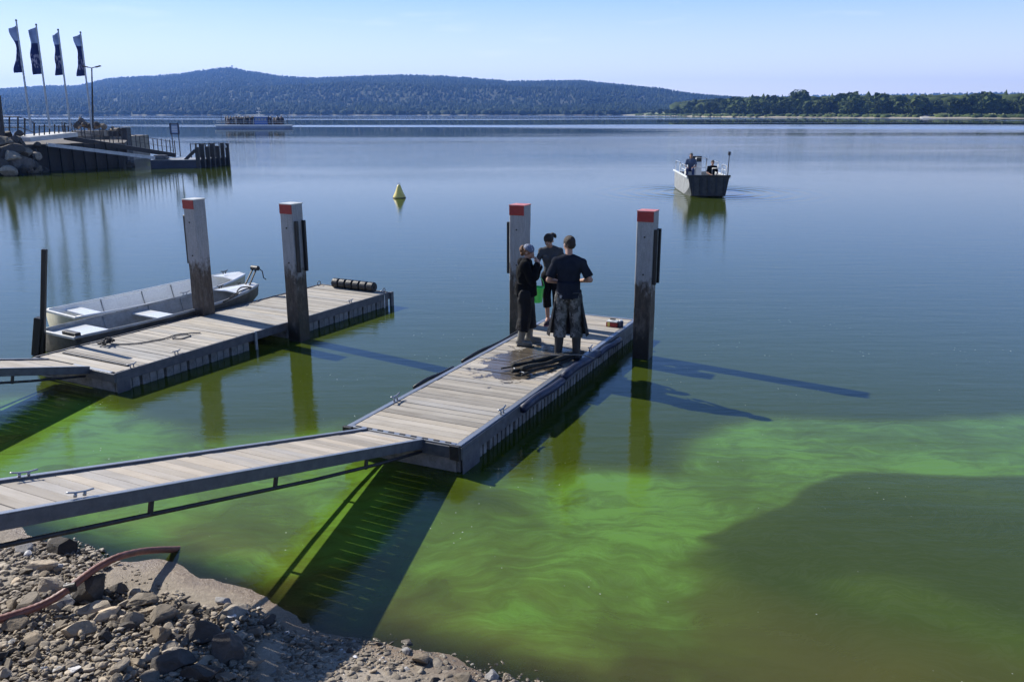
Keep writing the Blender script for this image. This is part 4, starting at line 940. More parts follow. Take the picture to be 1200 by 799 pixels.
def rowboat(name, loc, ang, Lh, W_, gz, outer, inner, label, deck=None, bow=.25, seats=(), **kw):
    e = empty(name, loc, ang, label, 'boat', 'white boats moored beside the left dock')
    o_rows = shell(Lh, W_, gz, -.10, bow, **kw); i_rows = shell(Lh, W_, gz - .004, -.03, bow, inset=.035, **kw)
    obj('hull', loft(B(), o_rows), outer, e, True)
    ir = [[(x if 0 < j < len(i_rows) - 1 else (x + .03 if j == 0 else x - .04), y, z) for x, y, z in r] for j, r in enumerate(i_rows)]
    obj('inner_hull', loft(B(), ir), inner, e, True)
    for s in (1, -1):
        bm = B(); line = [(r[0][0], s * (r[0][1] - .012), r[0][2] + .006) for r in o_rows]; tube(bm, line, .028, 8); obj('gunwale', bm, M['white'] if name != 'skiff' else M['hullgrey'], e, True)
    g0 = o_rows[0][0]; g1 = o_rows[-1][0]
    bm = B(); beam(bm, (g0[0] + .015, -g0[1] + .01, g0[2] - .004), (g0[0] + .015, g0[1] - .01, g0[2] - .004), .05, .05); obj('transom_cap', bm, M['whitedirty'], e, bevel=.008)
    for sx, sz, sw in seats:
        k = min(range(len(i_rows)), key=lambda j: abs(i_rows[j][0][0] - sx)); wy = i_rows[k][1][1]
        bm = B(); box(bm, (sx, 0, sz), (sw, 2 * wy - .01, .035)); obj('seat', bm, M['white'], e, bevel=.006)
    for f in (.28, .5, .72):
        k = int(f * (len(i_rows) - 1)); bm = B(); tube(bm, [(p[0], p[1] * .985, p[2] + .004) for p in i_rows[k]], .012, 5); obj('rib', bm, M['hullgrey'], e, True)
    if deck:
        k0 = next(j for j, r in enumerate(o_rows) if r[0][0] >= deck); bm = B(); top = []
        L1 = [bm.verts.new((r[0][0], r[0][1] - .01, r[0][2] + .02)) for r in o_rows[k0:]]; R1 = [bm.verts.new((r[0][0], -r[0][1] + .01, r[0][2] + .02)) for r in o_rows[k0:]]; C1 = [bm.verts.new((r[0][0], 0, r[0][2] + .045)) for r in o_rows[k0:]]
        for k in range(len(L1) - 1): bm.faces.new((L1[k], C1[k], C1[k + 1], L1[k + 1])); bm.faces.new((C1[k], R1[k], R1[k + 1], C1[k + 1]))
        bmesh.ops.recalc_face_normals(bm, faces=bm.faces[:])
        bmesh.ops.solidify(bm, geom=bm.faces[:], thickness=.02); obj('foredeck', bm, M['white'], e)
    return e
EB = rowboat('skiff', ld(.9, 2.58, 0), LA - .045, 4.3, 1.14, .35, M['hullouter'], M['hullinner'], 'open grey-white aluminium skiff with white seats and a bow winch moored against the left dock', deck=3.45, bow=.22, seats=((.48, .29, .62), (1.95, .29, .34)), lift=.12)
bm = B(); box(bm, (.07, -.30, .35), (.10, .38, .16)); obj('stern_box', bm, M['rubber'], EB, bevel=.01)
for y in (-.05, .07):
    bm = B(); beam(bm, (4.12, y, .48), (4.36, y * .8, .80), .025, .025); obj('winch_arm', bm, M['rubber'], EB)
bm = B(); rod(bm, (4.36, -.09, .81), (4.36, .09, .81), .05, .05, 12); obj('winch_drum', bm, M['darksteel'], EB)
bm = B(); tube(bm, [(4.36, -.10, .81), (4.44, -.12, .74), (4.46, -.12, .60), (4.50, -.15, .56)], .011, 6); obj('winch_crank', bm, M['rubber'], EB, True)
bm = B(); tube(bm, spline([(3.2, -.52, .45), (3.45, -.42, .48), (3.7, -.38, .51), (3.95, -.30, .50), (3.8, -.2, .52), (3.55, -.34, .50), (3.4, -.5, .47), (3.0, -.56, .41)], 5), .014, 6); obj('bow_rope', bm, M['ropedark'], EB, True)
cleat(EB, (3.6, .2, .49), 0, M['darksteel'], .8); cleat(EB, (4.0, .1, .51), 0, M['darksteel'], .6)
M['cream'] = pm('weathered_cream_hull', (.55, .53, .42), (.38, .36, .27), 4, .5, .08)
EA = rowboat('rowing_boat', ld(1.85, 3.86, 0), LA - .125, 3.95, 1.25, .36, M['cream'], M['white'], 'plain white open boat moored outside the aluminium skiff, farther from the left dock', deck=3.3, bow=.30, seats=((.5, .30, .3),), lift=.16)
cleat(EA, (3.65, .12, .55), 0, M['darksteel'], .9); cleat(EA, (2.2, -.57, .40), 0, M['alu'], 1.1)
bm = B(); box(bm, (2.3, -.60, .39), (.62, .09, .03)); obj('fender_board', bm, M['whitedirty'], EA, bevel=.008)
bm = B(); tube(bm, [(3.92, -.1, .45), (3.88, -.16, .29), (3.94, -.02, .27)], .014, 6); obj('bow_shackle', bm, M['rubber'], EA, True)
# workboat with a bow ramp, about 42 m out
WB = gp(829, 231); e = ew = empty('work_boat', WB, math.radians(-3.5) , 'grey work boat with a flat dark bow ramp carrying two people on open water', 'boat')
# local: -y is towards the bow (the camera), y astern
bm = B(); hw = .98; Lw = 5.4
rows = []
for y, f, zb, zt in ((.0, .93, .22, 1.0), (.35, .98, .02, .98), (1.2, 1, -.2, .93), (4.6, 1, -.2, .86), (Lw, .97, -.15, .86)):
    w_ = hw * f; rows.append([(-w_, y, zt), (-w_ * .98, y, zb + .25), (-w_ * .80, y, zb), (w_ * .80, y, zb), (w_ * .98, y, zb + .25), (w_, y, zt)])
loft(bm, rows, True); obj('hull', bm, pm('workboat_hull', (.30, .31, .30), (.17, .17, .17), 3, .45, .1, 20, rust=(.25, .22, .17)), e, False)
bm = B(); box(bm, (0, Lw / 2 + .2, .36), (1.70, Lw - .5, .05)); obj('deck', bm, M['whitedirty'], e)
rot = rx(math.radians(-14)); bm = B(); box(bm, (0, -.14, .52), (1.96, .06, .92), rot)
for v in bm.verts: v.co.x *= 1 - .20 * max(0, min(1, (.55 - v.co.z) / .5))
obj('bow_ramp', bm, pm('grimy_ramp', (.06, .055, .05), (.025, .024, .024), 5, .7, .3, 30, rust=(.11, .09, .07)), e)
for k in range(5): bm = B(); box(bm, (-.74 + k * .37, -.20, .52), (.06, .06, .86), rot); obj('ramp_stiffener', bm, M['rubber'], e)
bm = B(); box(bm, (0, -.02, 1.0), (2.06, .14, .07)); obj('bow_rail', bm, M['rubber'], e, bevel=.01)
for s in (-1, 1): bm = B(); box(bm, (s * 1.0, Lw / 2, .93), (.08, Lw, .08)); obj('gunwale', bm, M['white'], e, bevel=.01)
bm = B(); box(bm, (-.25, Lw * .56, 1.05), (.66, .5, .9)); obj('console', bm, M['white'], e, bevel=.03)
bm = B(); box(bm, (-.25, Lw * .56 - .2, 1.62), (.62, .03, .34)); obj('windscreen', bm, pm('dark_screen', (.03, .04, .05), rough=.1, bump=0), e)
def ubar(par, pts, r0=.022, name='rail', m=None): bm = B(); tube(bm, pts, r0, 6); return obj(name, bm, m or M['white'], par, True)
for s, x0 in ((-1, -.96), (1, .96)):
    y0, y1 = (1.0, 2.4) if s < 0 else (.8, 2.0)
    ubar(e, [(x0, y0, .95), (x0, y0, 1.42), (x0, y1, 1.42), (x0, y1, .95)]); ubar(e, [(x0, y0, 1.2), (x0, y1, 1.2)], .015); ubar(e, [(x0, 3.2, .95), (x0, 3.2, 1.45), (x0, 4.9, 1.45), (x0, 4.9, .95)])
ubar(e, [(.18, 2.2, .6), (.22, 2.2, 1.7), (-.30, 2.2, 1.75), (-.32, 2.2, .6)], .03, 'arch', M['alu']); ubar(e, [(.20, 2.2, 1.25), (-.3, 2.2, 1.25)], .02)
ubar(e, [(.30, .9, .95), (.30, .9, 1.3), (.85, .9, 1.3), (.85, .9, .95)], .02)
bm = B(); rod(bm, (.93, .2, .9), (.95, .2, 1.95), .025, .02, 6); obj('mast', bm, M['darksteel'], e); bm = B(); rod(bm, (.95, .2, 1.95), (.95, .2, 2.12), .07, .06, 10); obj('mast_lamp', bm, M['darksteel'], e)
bm = B(); box(bm, (0, Lw + .2, .75), (.42, .34, .8)); obj('outboard_motor', bm, M['rubber'], e, bevel=.05)
bm = B(); box(bm, (-.62, 1.9, .78), (.5, .4, .8)); obj('locker', bm, M['whitedirty'], e, bevel=.02)
bm = B(); box(bm, (.32, 1.22, .60), (.5, .35, .5)); obj('bench', bm, M['whitedirty'], e, bevel=.02)
# yellow marker buoy
bp = gp(468, 232); e = empty('marker_buoy', bp, 0, 'yellow cone-shaped marker buoy floating in mid lake', 'buoy')
bm = B(); prof = [(.02, .62), (.07, .60), (.10, .52), (.19, .28), (.27, .12), (.30, .05), (.30, 0), (.27, -.06), (.1, -.14), (.01, -.15)]; n = 22
rg = [[bm.verts.new((r * math.cos(2 * PI * k / n), r * math.sin(2 * PI * k / n), z)) for k in range(n)] for r, z in prof]
for a, b in zip(rg, rg[1:]):
    for k in range(n): bm.faces.new((b[k], b[(k + 1) % n], a[(k + 1) % n], a[k]))
bm.faces.new(rg[0]); obj('float_body', bm, M['yellow'], e, True)
bm = B(); tube(bm, [(.05 * math.cos(a), 0, .64 + .05 * math.sin(a)) for a in np.linspace(0, 2 * PI, 12)], .01, 5); obj('lifting_ring', bm, M['darksteel'], e, True)
bm = B(); tube(bm, [(.302 * math.cos(a), .302 * math.sin(a), .02) for a in np.linspace(0, 2 * PI, 25)], .018, 5); obj('waterline_band', bm, M['darksteel'], e, True)
M['ferryhull'] = pm('ferry_hull', (.22, .28, .42), (.15, .2, .3), 1, .5, 0)
# passenger ferry 240 m out
fp = gp(297, 150.6); e = empty('ferry', fp, .03, 'low blue and white passenger ferry crowded with people far out on the lake', 'ferry')
bm = B(); prism(bm, [(-8.2, 0), (-9.8, .4), (-10.2, 2), (-9.8, 3.6), (-8.2, 4), (8.6, 4), (9.6, 2), (8.6, 0)], -.3, .50); obj('hull', bm, M['ferryhull'], e)
bm = B(); prism(bm, [(-8.2, -.05), (-10, .4), (-10.5, 2), (-10, 3.6), (-8.2, 4.05), (8.8, 4.05), (9.9, 2), (8.8, -.05)], .50, .86); obj('white_rubbing_strake', bm, M['ferwhite'], e)
bm = B(); box(bm, (1.9, 1.9, 1.9), (3.4, 2.6, 1.9)); obj('cabin', bm, M['bluefer'], e, bevel=.05)
for k in range(4): bm = B(); box(bm, (.75 + .78 * k, .57, 2.25), (.55, .05, .6)); obj('window', bm, pm('ferry_glass', (.30, .36, .42), rough=.1, bump=0) if k == 0 else bpy.data.materials['ferry_glass'], e)
bm = B(); box(bm, (1.9, 1.9, 2.92), (3.9, 3.1, .12)); obj('roof', bm, M['ferwhite'], e)
bm = B(); prism(bm, [(-4.6, .4), (.2, .4), (.2, 3.4), (-4.6, 3.4)], 2.35, 2.46)
for v in bm.verts: v.co.z += .45 * (v.co.x + 4.6) / 4.8
obj('awning', bm, pm('tan_awning', (.42, .34, .25), (.35, .28, .2), 2, .8, 0), e)
for x in (-4.4, -2.2, 0): bm = B(); rod(bm, (x, .5, .9), (x, .5, 2.5), .05, .05, 5); obj('awning_post', bm, M['ferwhite'], e)
bm = B(); rod(bm, (1.2, 1.9, 2.9), (1.2, 1.9, 5.1), .07, .04, 6); rod(bm, (.6, 1.9, 4.2), (1.8, 1.9, 4.2), .05, .05, 5); obj('mast', bm, M['ferwhite'], e)
bm = B(); box(bm, (1.2, 1.9, 5.0), (.7, .1, .5)); obj('radar', bm, M['ferwhite'], e)
bm = B(); rod(bm, (-8.4, 1, .9), (-8.4, 1, 4.2), .07, .05, 5); obj('bow_staff', bm, M['darksteel'], e)
bm = B(); rod(bm, (8.5, 2, .9), (8.5, 2, 3.2), .05, .05, 5); obj('stern_staff', bm, M['darksteel'], e)
for z in (1.4, 1.8): bm = B(); tube(bm, [(-9.6, .3, z), (-8.2, 0, z), (8.6, 0, z)], .035, 5); obj('rail', bm, M['ferwhite'], e)
bm = B(); r_ = random.Random(77)
for k in range(105):
    x = r_.choice([r_.uniform(-7.6, .1), r_.uniform(3.8, 7.2), r_.uniform(-7.6, 0)]); y = r_.uniform(.4, 3.5); h = r_.uniform(1.5, 2.1)
    cap(bm, (x, y, 1.1), .18, (x + r_.uniform(-.05, .05), y, .7 + h), .2, 6); bmesh.ops.create_uvsphere(bm, u_segments=6, v_segments=5, radius=.13, matrix=Matrix.Translation((x, y, .98 + h)))
cm, t, o = nodes('passenger_clothes'); p = N(t, 'ShaderNodeBsdfPrincipled'); geo = N(t, 'ShaderNodeNewGeometry')
L(t, ramp(t, geo.outputs['Random Per Island'], [(0, (.02, .02, .03)), (.35, (.08, .035, .025)), (.65, (.14, .09, .06)), (.85, (.05, .06, .1)), (.93, (.5, .45, .4))], 'CONSTANT'), p.inputs[0]); L(t, p.outputs[0], o.inputs[0])
tag(obj('crowd', bm, cm, None, True), 'crowd of seated and standing passengers packed on the open ferry', None, None, 'stuff'); bpy.data.objects['crowd'].location = fp; bpy.data.objects['crowd'].rotation_euler = (0, 0, .03)
# ---------------------------------------------------------------- stones, rubble and hose on the shore
def on_ground(px, py, lift=0.0):
    z = 0.0
    for _ in range(6):
        g = gp(px, py, z); z = float(gh(np.array(g.x), np.array(g.y)))
    g = gp(px, py, z); g.z += lift; return g
BIG = [
 (77, 637, 34, 26, 'rockdark', 'dark angular rock standing alone under the gangway at the water edge'),
 (106, 690, 46, 42, 'rockdark', 'big dark rock with a flat top, over which the red hose passes'),
 (80, 699, 27, 34, 'rockpale', 'upright pale grey pointed rock left of the big dark hose rock'),
 (64, 707, 26, 28, 'rock', 'steep grey rock leaning against the upright pale one, above the hose'),
 (36, 706, 44, 28, 'rock', 'wide grey rock on the left shore with the hose running below it'),
 (58, 682, 30, 26, 'rock', 'grey wedge-shaped rock behind the wide grey one on the left shore'),
 (52, 660, 34, 20, 'rocktan', 'flat sandy-coloured slab lying on the beach below the gangway'),
 (18, 732, 30, 18, 'rocktan', 'tan rock at the left picture edge just below the hose'),
 (90, 738, 40, 20, 'rocktan', 'flat tan slab in the rubble below the upright pale rock'),
 (124, 722, 38, 16, 'rocktan', 'low tan slab right of the big dark hose rock'),
 (116, 713, 36, 14, 'rock', 'thin grey slab between the hose rock and the tan slabs'),
 (165, 702, 46, 24, 'rock', 'broad pale-topped rock in the middle of the rubble bank'),
 (192, 718, 34, 30, 'rock', 'blocky grey rock right of the broad pale-topped one'),
 (186, 740, 26, 22, 'rocktan', 'rounded tan rock among small stones below the blocky grey one'),
 (233, 740, 38, 36, 'rockdark', 'dark cube-like rock right of the rubble bank, in front of the wet sand'),
 (206, 772, 42, 32, 'rockdark', 'dark slab with a lit edge near the bottom edge of the picture'),
 (268, 758, 48, 44, 'rockdark', 'largest dark brown boulder beside the shadow of the gangway'),
 (240, 788, 46, 30, 'rockdark', 'dark boulder cut by the bottom edge beneath the cube-like one'),
 (178, 790, 34, 26, 'rock', 'grey boulder at the bottom edge left of the dark slab'),
 (263, 702, 17, 13, 'rockpale', 'small bright bluish-white stone lying on the wet sand'),
 (271, 716, 36, 20, 'rock', 'flat grey rock right behind the small bluish-white stone'),
 (140, 690, 26, 20, 'rockdark', 'dark stone tucked behind the hose rock on its right'),
 (222, 712, 24, 20, 'rockdark', 'dark knobbly stone at the upper right rim of the rubble'),
 (30, 668, 20, 10, 'rock', 'small flat stone near the left edge between gangway and hose'),
 (25, 641, 22, 14, 'rockpale', 'light stone in the gap below the gangway at the left'),
 (200, 760, 30, 20, 'rock', 'tilted grey stone just above the dark slab with the lit edge'),
 (476, 762, 15, 13, 'rockpale', 'white-topped stone among the pebbles in the lower middle'),
 (494, 771, 26, 14, 'rocktan', 'tan flat stone next to the white-topped one at the lower middle'),
 (512, 776, 22, 10, 'rock', 'low grey stone at the waterline in the lower middle'),
 (575, 790, 18, 13, 'rockpale', 'pale stone on the bottom edge left of the green water'),
 (545, 792, 22, 15, 'rock', 'grey stone with a lit face on the bottom edge'),
 (735, 796, 22, 12, 'rockdark', 'dark stone breaking the green water at the bottom edge'),
]
def og(px, py, lift):
    z = lift
    for _ in range(6):
        g = gp(px, py, z); z = float(gh(np.array(g.x), np.array(g.y))) + lift
    return gp(px, py, z)
PXM = lambda px, py: 1010 / (gp(px, py).y * CS + HC * SN)
for k, (px, py, w_, h_, kind, lab) in enumerate(BIG):
    g = on_ground(px, py + h_ * .3); s = w_ / PXM(px, py) * .62
    rock('rock', g + Vector((0, 0, s * .25)), (s, s * .9, max(s * .45, h_ / PXM(px, py) * .62)), kind, 40 + k, lab, 'rock', tilt=.35)
def inp(x, y, poly): return float(in_poly(np.array([float(x)]), np.array([float(y)]), poly)[0]) > 0
BANK = [(-40, 705), (40, 705), (60, 715), (130, 690), (215, 700), (250, 715), (300, 712), (330, 735), (300, 760), (300, 830), (-40, 830)]
TOP = [(-30, 650), (20, 632), (90, 632), (128, 650), (118, 680), (60, 700), (-30, 705)]
FLATS = [(330, 740), (400, 752), (450, 745), (520, 765), (575, 765), (640, 790), (650, 830), (320, 830)]
LW_ = [(300, 712), (340, 745), (480, 745), (640, 775), (700, 800), (320, 800)]
r_ = random.Random(99); put = 0; tries = 0
labs = {'BANK': ('fist-sized angular stone in the grey rubble bank at lower left', 'stones of the rubble bank'), 'TOP': ('loose stone on the sandy beach between gangway and hose', 'loose beach stones'), 'FLATS': ('loose stone on the pebbly flat at the bottom of the picture', 'stones of the pebbly flat')}
want = {'BANK': 180, 'TOP': 50, 'FLATS': 66}
for key, poly in (('BANK', BANK), ('TOP', TOP), ('FLATS', FLATS)):
    x0, x1 = min(p[0] for p in poly), max(p[0] for p in poly); y0, y1 = min(p[1] for p in poly), max(p[1] for p in poly); c = 0
    while c < want[key]:
        px, py = r_.uniform(x0, x1), r_.uniform(y0, y1)
        if not inp(px, py, poly): continue
        w_ = (r_.uniform(20, 36) if r_.random() < .25 else r_.uniform(11, 22)) if key == 'BANK' else r_.uniform(8, 16)
        s = w_ / PXM(px, py) * .55; g = on_ground(px, py, s * .2 + (r_.uniform(0, .03) if key == 'BANK' else 0))
        rock('stone', g, (s, s * r_.uniform(.6, .95), s * r_.uniform(.4, .75)), r_.choice(['rock', 'rock', 'rocktan', 'rock', 'rockpale' if r_.random() < .25 else 'rock', 'rockdark']), 700 + put, labs[key][0], 'stone', labs[key][1], tilt=.6); put += 1; c += 1
def stuff_stones(name, n, polyw, smin, smax, seed, m, label):
    r = random.Random(seed); T = []
    for i in range(6):
        me = rock_mesh('tmp', 900 + i, 2 if i % 2 else 1, None, 7, .06); T.append((np.array([v.co[:] for v in me.vertices]), np.array([list(p.vertices) for p in me.polygons]))); bpy.data.meshes.remove(me)
    Vs = []; Fs = []; off = 0; c = 0
    while c < n:
        poly, wgt = r.choices(polyw, [q[1] for q in polyw])[0]
        x0, x1 = min(p[0] for p in poly), max(p[0] for p in poly); y0, y1 = min(p[1] for p in poly), max(p[1] for p in poly)
        px, py = r.uniform(x0, x1), r.uniform(y0, y1)
        if not inp(px, py, poly): continue
        s = (smin + (smax - smin) * r.random() ** 2.2); g = on_ground(px, py, s * .15 + (r.uniform(0, .035) if poly is BANK else 0))
        V_, F_ = r.choice(T); R = Matrix.Rotation(r.uniform(0, 6.3), 3, 'Z') @ Matrix.Rotation(r.uniform(-.6, .6), 3, 'X')
        A_ = (V_ * np.array([s, s * r.uniform(.6, 1), s * r.uniform(.35, .8)])) @ np.array(R).T + np.array(g)
        Vs.append(A_); Fs.append(F_ + off); off += len(V_); c += 1
    tag(npmesh(name, np.concatenate(Vs), np.concatenate(Fs), m), label, None, None, 'stuff')
WIDE = [(-60, 640), (90, 632), (230, 700), (330, 735), (450, 748), (660, 790), (660, 850), (-60, 850)]
stuff_stones('small_rubble', 6600, [(BANK, 1.0), (TOP, .45), (FLATS, .35), (WIDE, .35)], .012, .05, 5, M['rock'], 'loose small rubble filling the gaps of the stone bank')
stuff_stones('pebbles', 4600, [(FLATS, 1.), (LW_, .7), (WIDE, 1.0)], .006, .024, 6, M['rock'], 'pebbles and gravel scattered over the sandy shore')
stuff_stones('pale_pebbles', 420, [(FLATS, 1.), (BANK, .6), (LW_, .5), (TOP, .5)], .010, .030, 7, M['rockpale'], 'pale whitish pebbles among the grey ones')
stuff_stones('brown_pebbles', 900, [(FLATS, 1.), (BANK, .9), (TOP, .4)], .010, .034, 8, M['rocktan'], 'brownish pebbles among the grey ones')
# hose
e = None
pts = [og(-60, 735, .05), og(-20, 730, .07), og(10, 722, .09), og(38, 713, .10), og(60, 703, .13), og(80, 690, .18), og(98, 676, .22), og(117, 663, .25), og(140, 652, .27), gp(165, 646, .21), gp(187, 644, .11), gp(206, 643.5, .0), gp(222, 642, -.12)]
bm = B(); sp_ = spline(pts, 9); tp = [.030 * (1.0 + .05 * math.sin(k * 2.2)) for k in range(len(sp_))]; tube(bm, sp_, .03, 12, tp)
e = empty('hose', pts[3], 0, 'thick faded red suction hose running over the rocks and arching into the green water', 'hose')
o_ = obj('hose_tube', bm, M['hose'], e, True); o_.location = -pts[3]
bm = B(); q = pts[5]; rod(bm, q - Vector((.03, .0, 0)), q + Vector((.05, .02, .01)), .037, .037, 14); o_ = obj('coupling', bm, M['darksteel'], e); o_.location = -pts[3]
# ---------------------------------------------------------------- people
def remesh(name, bm, voxel, m, parent, smooth=4, fold=0, fs=9, seed=0, stretch=(1, 1, .35)):
    me = bpy.data.meshes.new('tmp'); bm.to_mesh(me); bm.free(); to = bpy.data.objects.new('tmp', me); COL.objects.link(to)
    md_ = to.modifiers.new('r', 'REMESH'); md_.mode = 'VOXEL'; md_.voxel_size = voxel; md_.use_smooth_shade = True
    s_ = to.modifiers.new('s', 'SMOOTH'); s_.factor = .5; s_.iterations = smooth
    bpy.context.view_layer.update(); dg = bpy.context.evaluated_depsgraph_get()
    new = bpy.data.meshes.new_from_object(to.evaluated_get(dg)); bpy.data.objects.remove(to); bpy.data.meshes.remove(me)
    if fold:
        n = len(new.vertices); no = [v.normal.copy() for v in new.vertices]
        for i, v in enumerate(new.vertices):
            p = Vector((v.co.x * stretch[0], v.co.y * stretch[1], v.co.z * stretch[2])) * fs + Vector((seed, seed * 2, 0))
            d = 1 - 2 * abs(mn.noise(p)) + .4 * mn.noise(v.co * fs * 2.2)
            v.co += no[i] * fold * d
    new.name = name; new.materials.clear(); new.materials.append(m)
    o_ = bpy.data.objects.new(name, new); COL.objects.link(o_); o_.parent = parent; new.polygons.foreach_set('use_smooth', [True] * len(new.polygons)); return o_
def basis(f, up=Vector((0, 0, 1))):
    f = Vector(f).normalized(); r = f.cross(up).normalized(); u = r.cross(f); return Matrix((r, f, u)).transposed()
def hand(bm, w, d, n, side, curl=.6):
    d = Vector(d).normalized(); n = (Vector(n) - d * Vector(n).dot(d)).normalized(); l = d.cross(n) * side; w = Vector(w)
    for q in (-.028, -.01, .01, .028): cap(bm, w, .018, w + d * .085 + l * q, .013, 8)
    for q, ln in zip((-.032, -.011, .011, .032), (.030, .040, .043, .036)):
        a = w + d * .088 + l * q; d1 = (d * math.cos(curl) + n * math.sin(curl)); b = a + d1 * ln; d2 = (d * math.cos(2 * curl) + n * math.sin(2 * curl)); c = b + d2 * ln * .8
        cap(bm, a, .0095, b, .009, 8); cap(bm, b, .009, c, .0075, 8)
    a = w + d * .028 - l * .025; b = a + (d * .6 - l * .7 + n * .2).normalized() * .042; cap(bm, a, .013, b, .011, 8); cap(bm, b, .011, b + (d * .8 - l * .2 + n * .4).normalized() * .03, .009, 8)
def head(bm, c, f, up=Vector((0, 0, 1)), s=1.0):
    R = basis(f, up); T = lambda x, y, z: Vector(c) + R @ (Vector((x, y, z)) * s)
    def E(x, y, z, a, b, d): ell(bm, T(x, y, z), (a * s, b * s, d * s), R, 18)
    E(0, -.012, .022, .075, .092, .092); E(0, .026, -.03, .058, .064, .082); E(0, .050, -.088, .030, .032, .026)
    E(0, .078, .018, .050, .014, .012); E(.03, .062, -.035, .022, .022, .022); E(-.03, .062, -.035, .022, .022, .022)
    cap(bm, T(0, .088, .008), .008 * s, T(0, .104, -.028), .0125 * s, 8); E(0, .090, -.056, .022, .010, .009)
    for q in (-1, 1): E(q * .077, -.008, -.012, .010, .022, .031)
    return T, R
def face_bits(e, T, R, s, skin_lip, brow):
    for q in (-1, 1):
        bm = B(); ell(bm, T(q * .028, .079, .002), (.012 * s, .008 * s, .006 * s), R, 10); obj('eye', bm, M['eyew'], e, True)
        bm = B(); ell(bm, T(q * .028, .086, .002), (.005 * s, .003 * s, .005 * s), R, 8); obj('pupil', bm, M['rubber'], e, True)
        bm = B(); cap(bm, T(q * .014, .090, .020), .003 * s, T(q * .044, .080, .021), .0025 * s, 6); obj('eyebrow', bm, brow, e, True)
    bm = B(); cap(bm, T(-.018, .094, -.056), .004 * s, T(.018, .094, -.056), .004 * s, 6); obj('mouth', bm, skin_lip, e, True)
def cloth(name, a, b, **k): return pm(name, a, b, k.get('scale', 5), k.get('rough', .9), .25, 120, rv=0, spec=.12)
def skinm():
    m = pm('skin', (.40, .235, .165), (.33, .18, .125), 8, .5, .06, 90); p = next(n for n in m.node_tree.nodes if n.type == 'BSDF_PRINCIPLED')
    p.inputs['Subsurface Weight'].default_value = .15; p.inputs['Subsurface Scale'].default_value = .01; return m
M['skin'] = skinm(); M['eyew'] = pm('eye_white', (.6, .58, .55), rough=.2, bump=0); M['lip'] = pm('lips', (.28, .10, .09), rough=.5, bump=0)
M['hairbrown'] = pm('brown_hair', (.045, .024, .014), (.02, .011, .008), 6, .55, .8, 60, stretch=(4, 4, 1)); M['hairdark'] = pm('dark_hair', (.025, .016, .012), (.012, .008, .006), 6, .5, .8, 60, stretch=(4, 4, 1)); M['hairginger'] = pm('reddish_hair', (.26, .12, .045), (.14, .06, .025), 6, .55, .9, 50, stretch=(4, 4, 1))
M['navyshirt'] = cloth('navy_shirt', (.020, .024, .036), (.012, .015, .024)); M['blackhood'] = cloth('black_hoodie', (.007, .0075, .009), (.004, .0045, .006)); M['greytop'] = cloth('grey_top', (.075, .078, .085), (.05, .052, .058))
M['blacktrouser'] = pm('wet_black_trousers', (.006, .006, .007), (.014, .014, .016), 11, .7, .4, 60, spec=.2); M['darkleg'] = cloth('dark_leggings', (.010, .010, .013), (.007, .007, .009))
M['boot'] = pm('dark_rubber_boot', (.012, .012, .012), (.007, .007, .007), 8, .5, .1, 40); M['oliveboot'] = pm('muddy_olive_boot', (.19, .18, .145), (.10, .095, .08), 7, .5, .15, 40)
M['apron'] = pm('dark_apron', (.022, .026, .04), (.014, .016, .024), 4, .45, .25, 30); M['shoe'] = pm('dark_trainer', (.04, .02, .03), (.02, .015, .02), 20, .7, .1)
def camo():
    m, t, o = nodes('camouflage_cloth'); p = N(t, 'ShaderNodeBsdfPrincipled'); tc = N(t, 'ShaderNodeTexCoord')
    n1 = noise_(t, mapping(t, tc.outputs['Object'], (1, 1, .8)), 11, 3, .6, .4); n2 = noise_(t, mapping(t, tc.outputs['Object'], (1, 1, .8), loc=(7, 3, 1)), 14, 3, .6, .4)
    c = ramp(t, n1, [(0, (.045, .045, .042)), (.46, (.085, .085, .08)), (.54, (.16, .16, .155))], 'CONSTANT'); c = mixc(t, ramp(t, n2, [(.56, 0.), (.58, 1.)], 'CONSTANT'), c, (.022, .022, .022))
    L(t, c, p.inputs[0]); p.inputs['Roughness'].default_value = .8; L(t, p.outputs[0], o.inputs[0]); return m
M['camo'] = camo()
def bandana():
    m, t, o = nodes('bandana_cloth'); p = N(t, 'ShaderNodeBsdfPrincipled'); tc = N(t, 'ShaderNodeTexCoord'); v = N(t, 'ShaderNodeTexVoronoi'); v.inputs['Scale'].default_value = 38; L(t, tc.outputs['Object'], v.inputs['Vector'])
    L(t, mixc(t, ramp(t, v.outputs['Distance'], [(.25, 1.), (.35, 0.)]), (.10, .13, .20), (.42, .45, .52)), p.inputs[0]); p.inputs['Roughness'].default_value = .8; L(t, p.outputs[0], o.inputs[0]); return m
M['bandana'] = bandana()
def torso(bm, J, g, k=1.0, hips=1.0, bust=0):
    P, Wv, C = Vector(J['pelvis']), Vector(J['waist']), Vector(J['chest']); up = (C - P)
    ell(bm, P, ((.155 * hips + g) * k, (.112 + g) * k, .11 + g)); ell(bm, Wv, ((.132 + g) * k, (.098 + g) * k, .15 + g)); ell(bm, C, ((.160 + g) * k, (.112 + g) * k, .17 + g))
    ell(bm, (P + Wv) / 2, ((.145 + g) * k, (.104 + g) * k, .13 + g)); ell(bm, (C + Wv) / 2, ((.146 + g) * k, (.105 + g) * k, .15 + g))
    for s in ('L', 'R'): cap(bm, J['sh' + s], .050 + g, Vector(J['neck']) - Vector((0, 0, .02)), .046 + g)
    for s in ('L', 'R'): cap(bm, J['sh' + s], .058 + g, C, .10 + g)
    if bust:
        for s in (-1, 1): ell(bm, C + Vector((s * .07, .085, -.02)), (.055 + g, .05 + g, .055 + g))
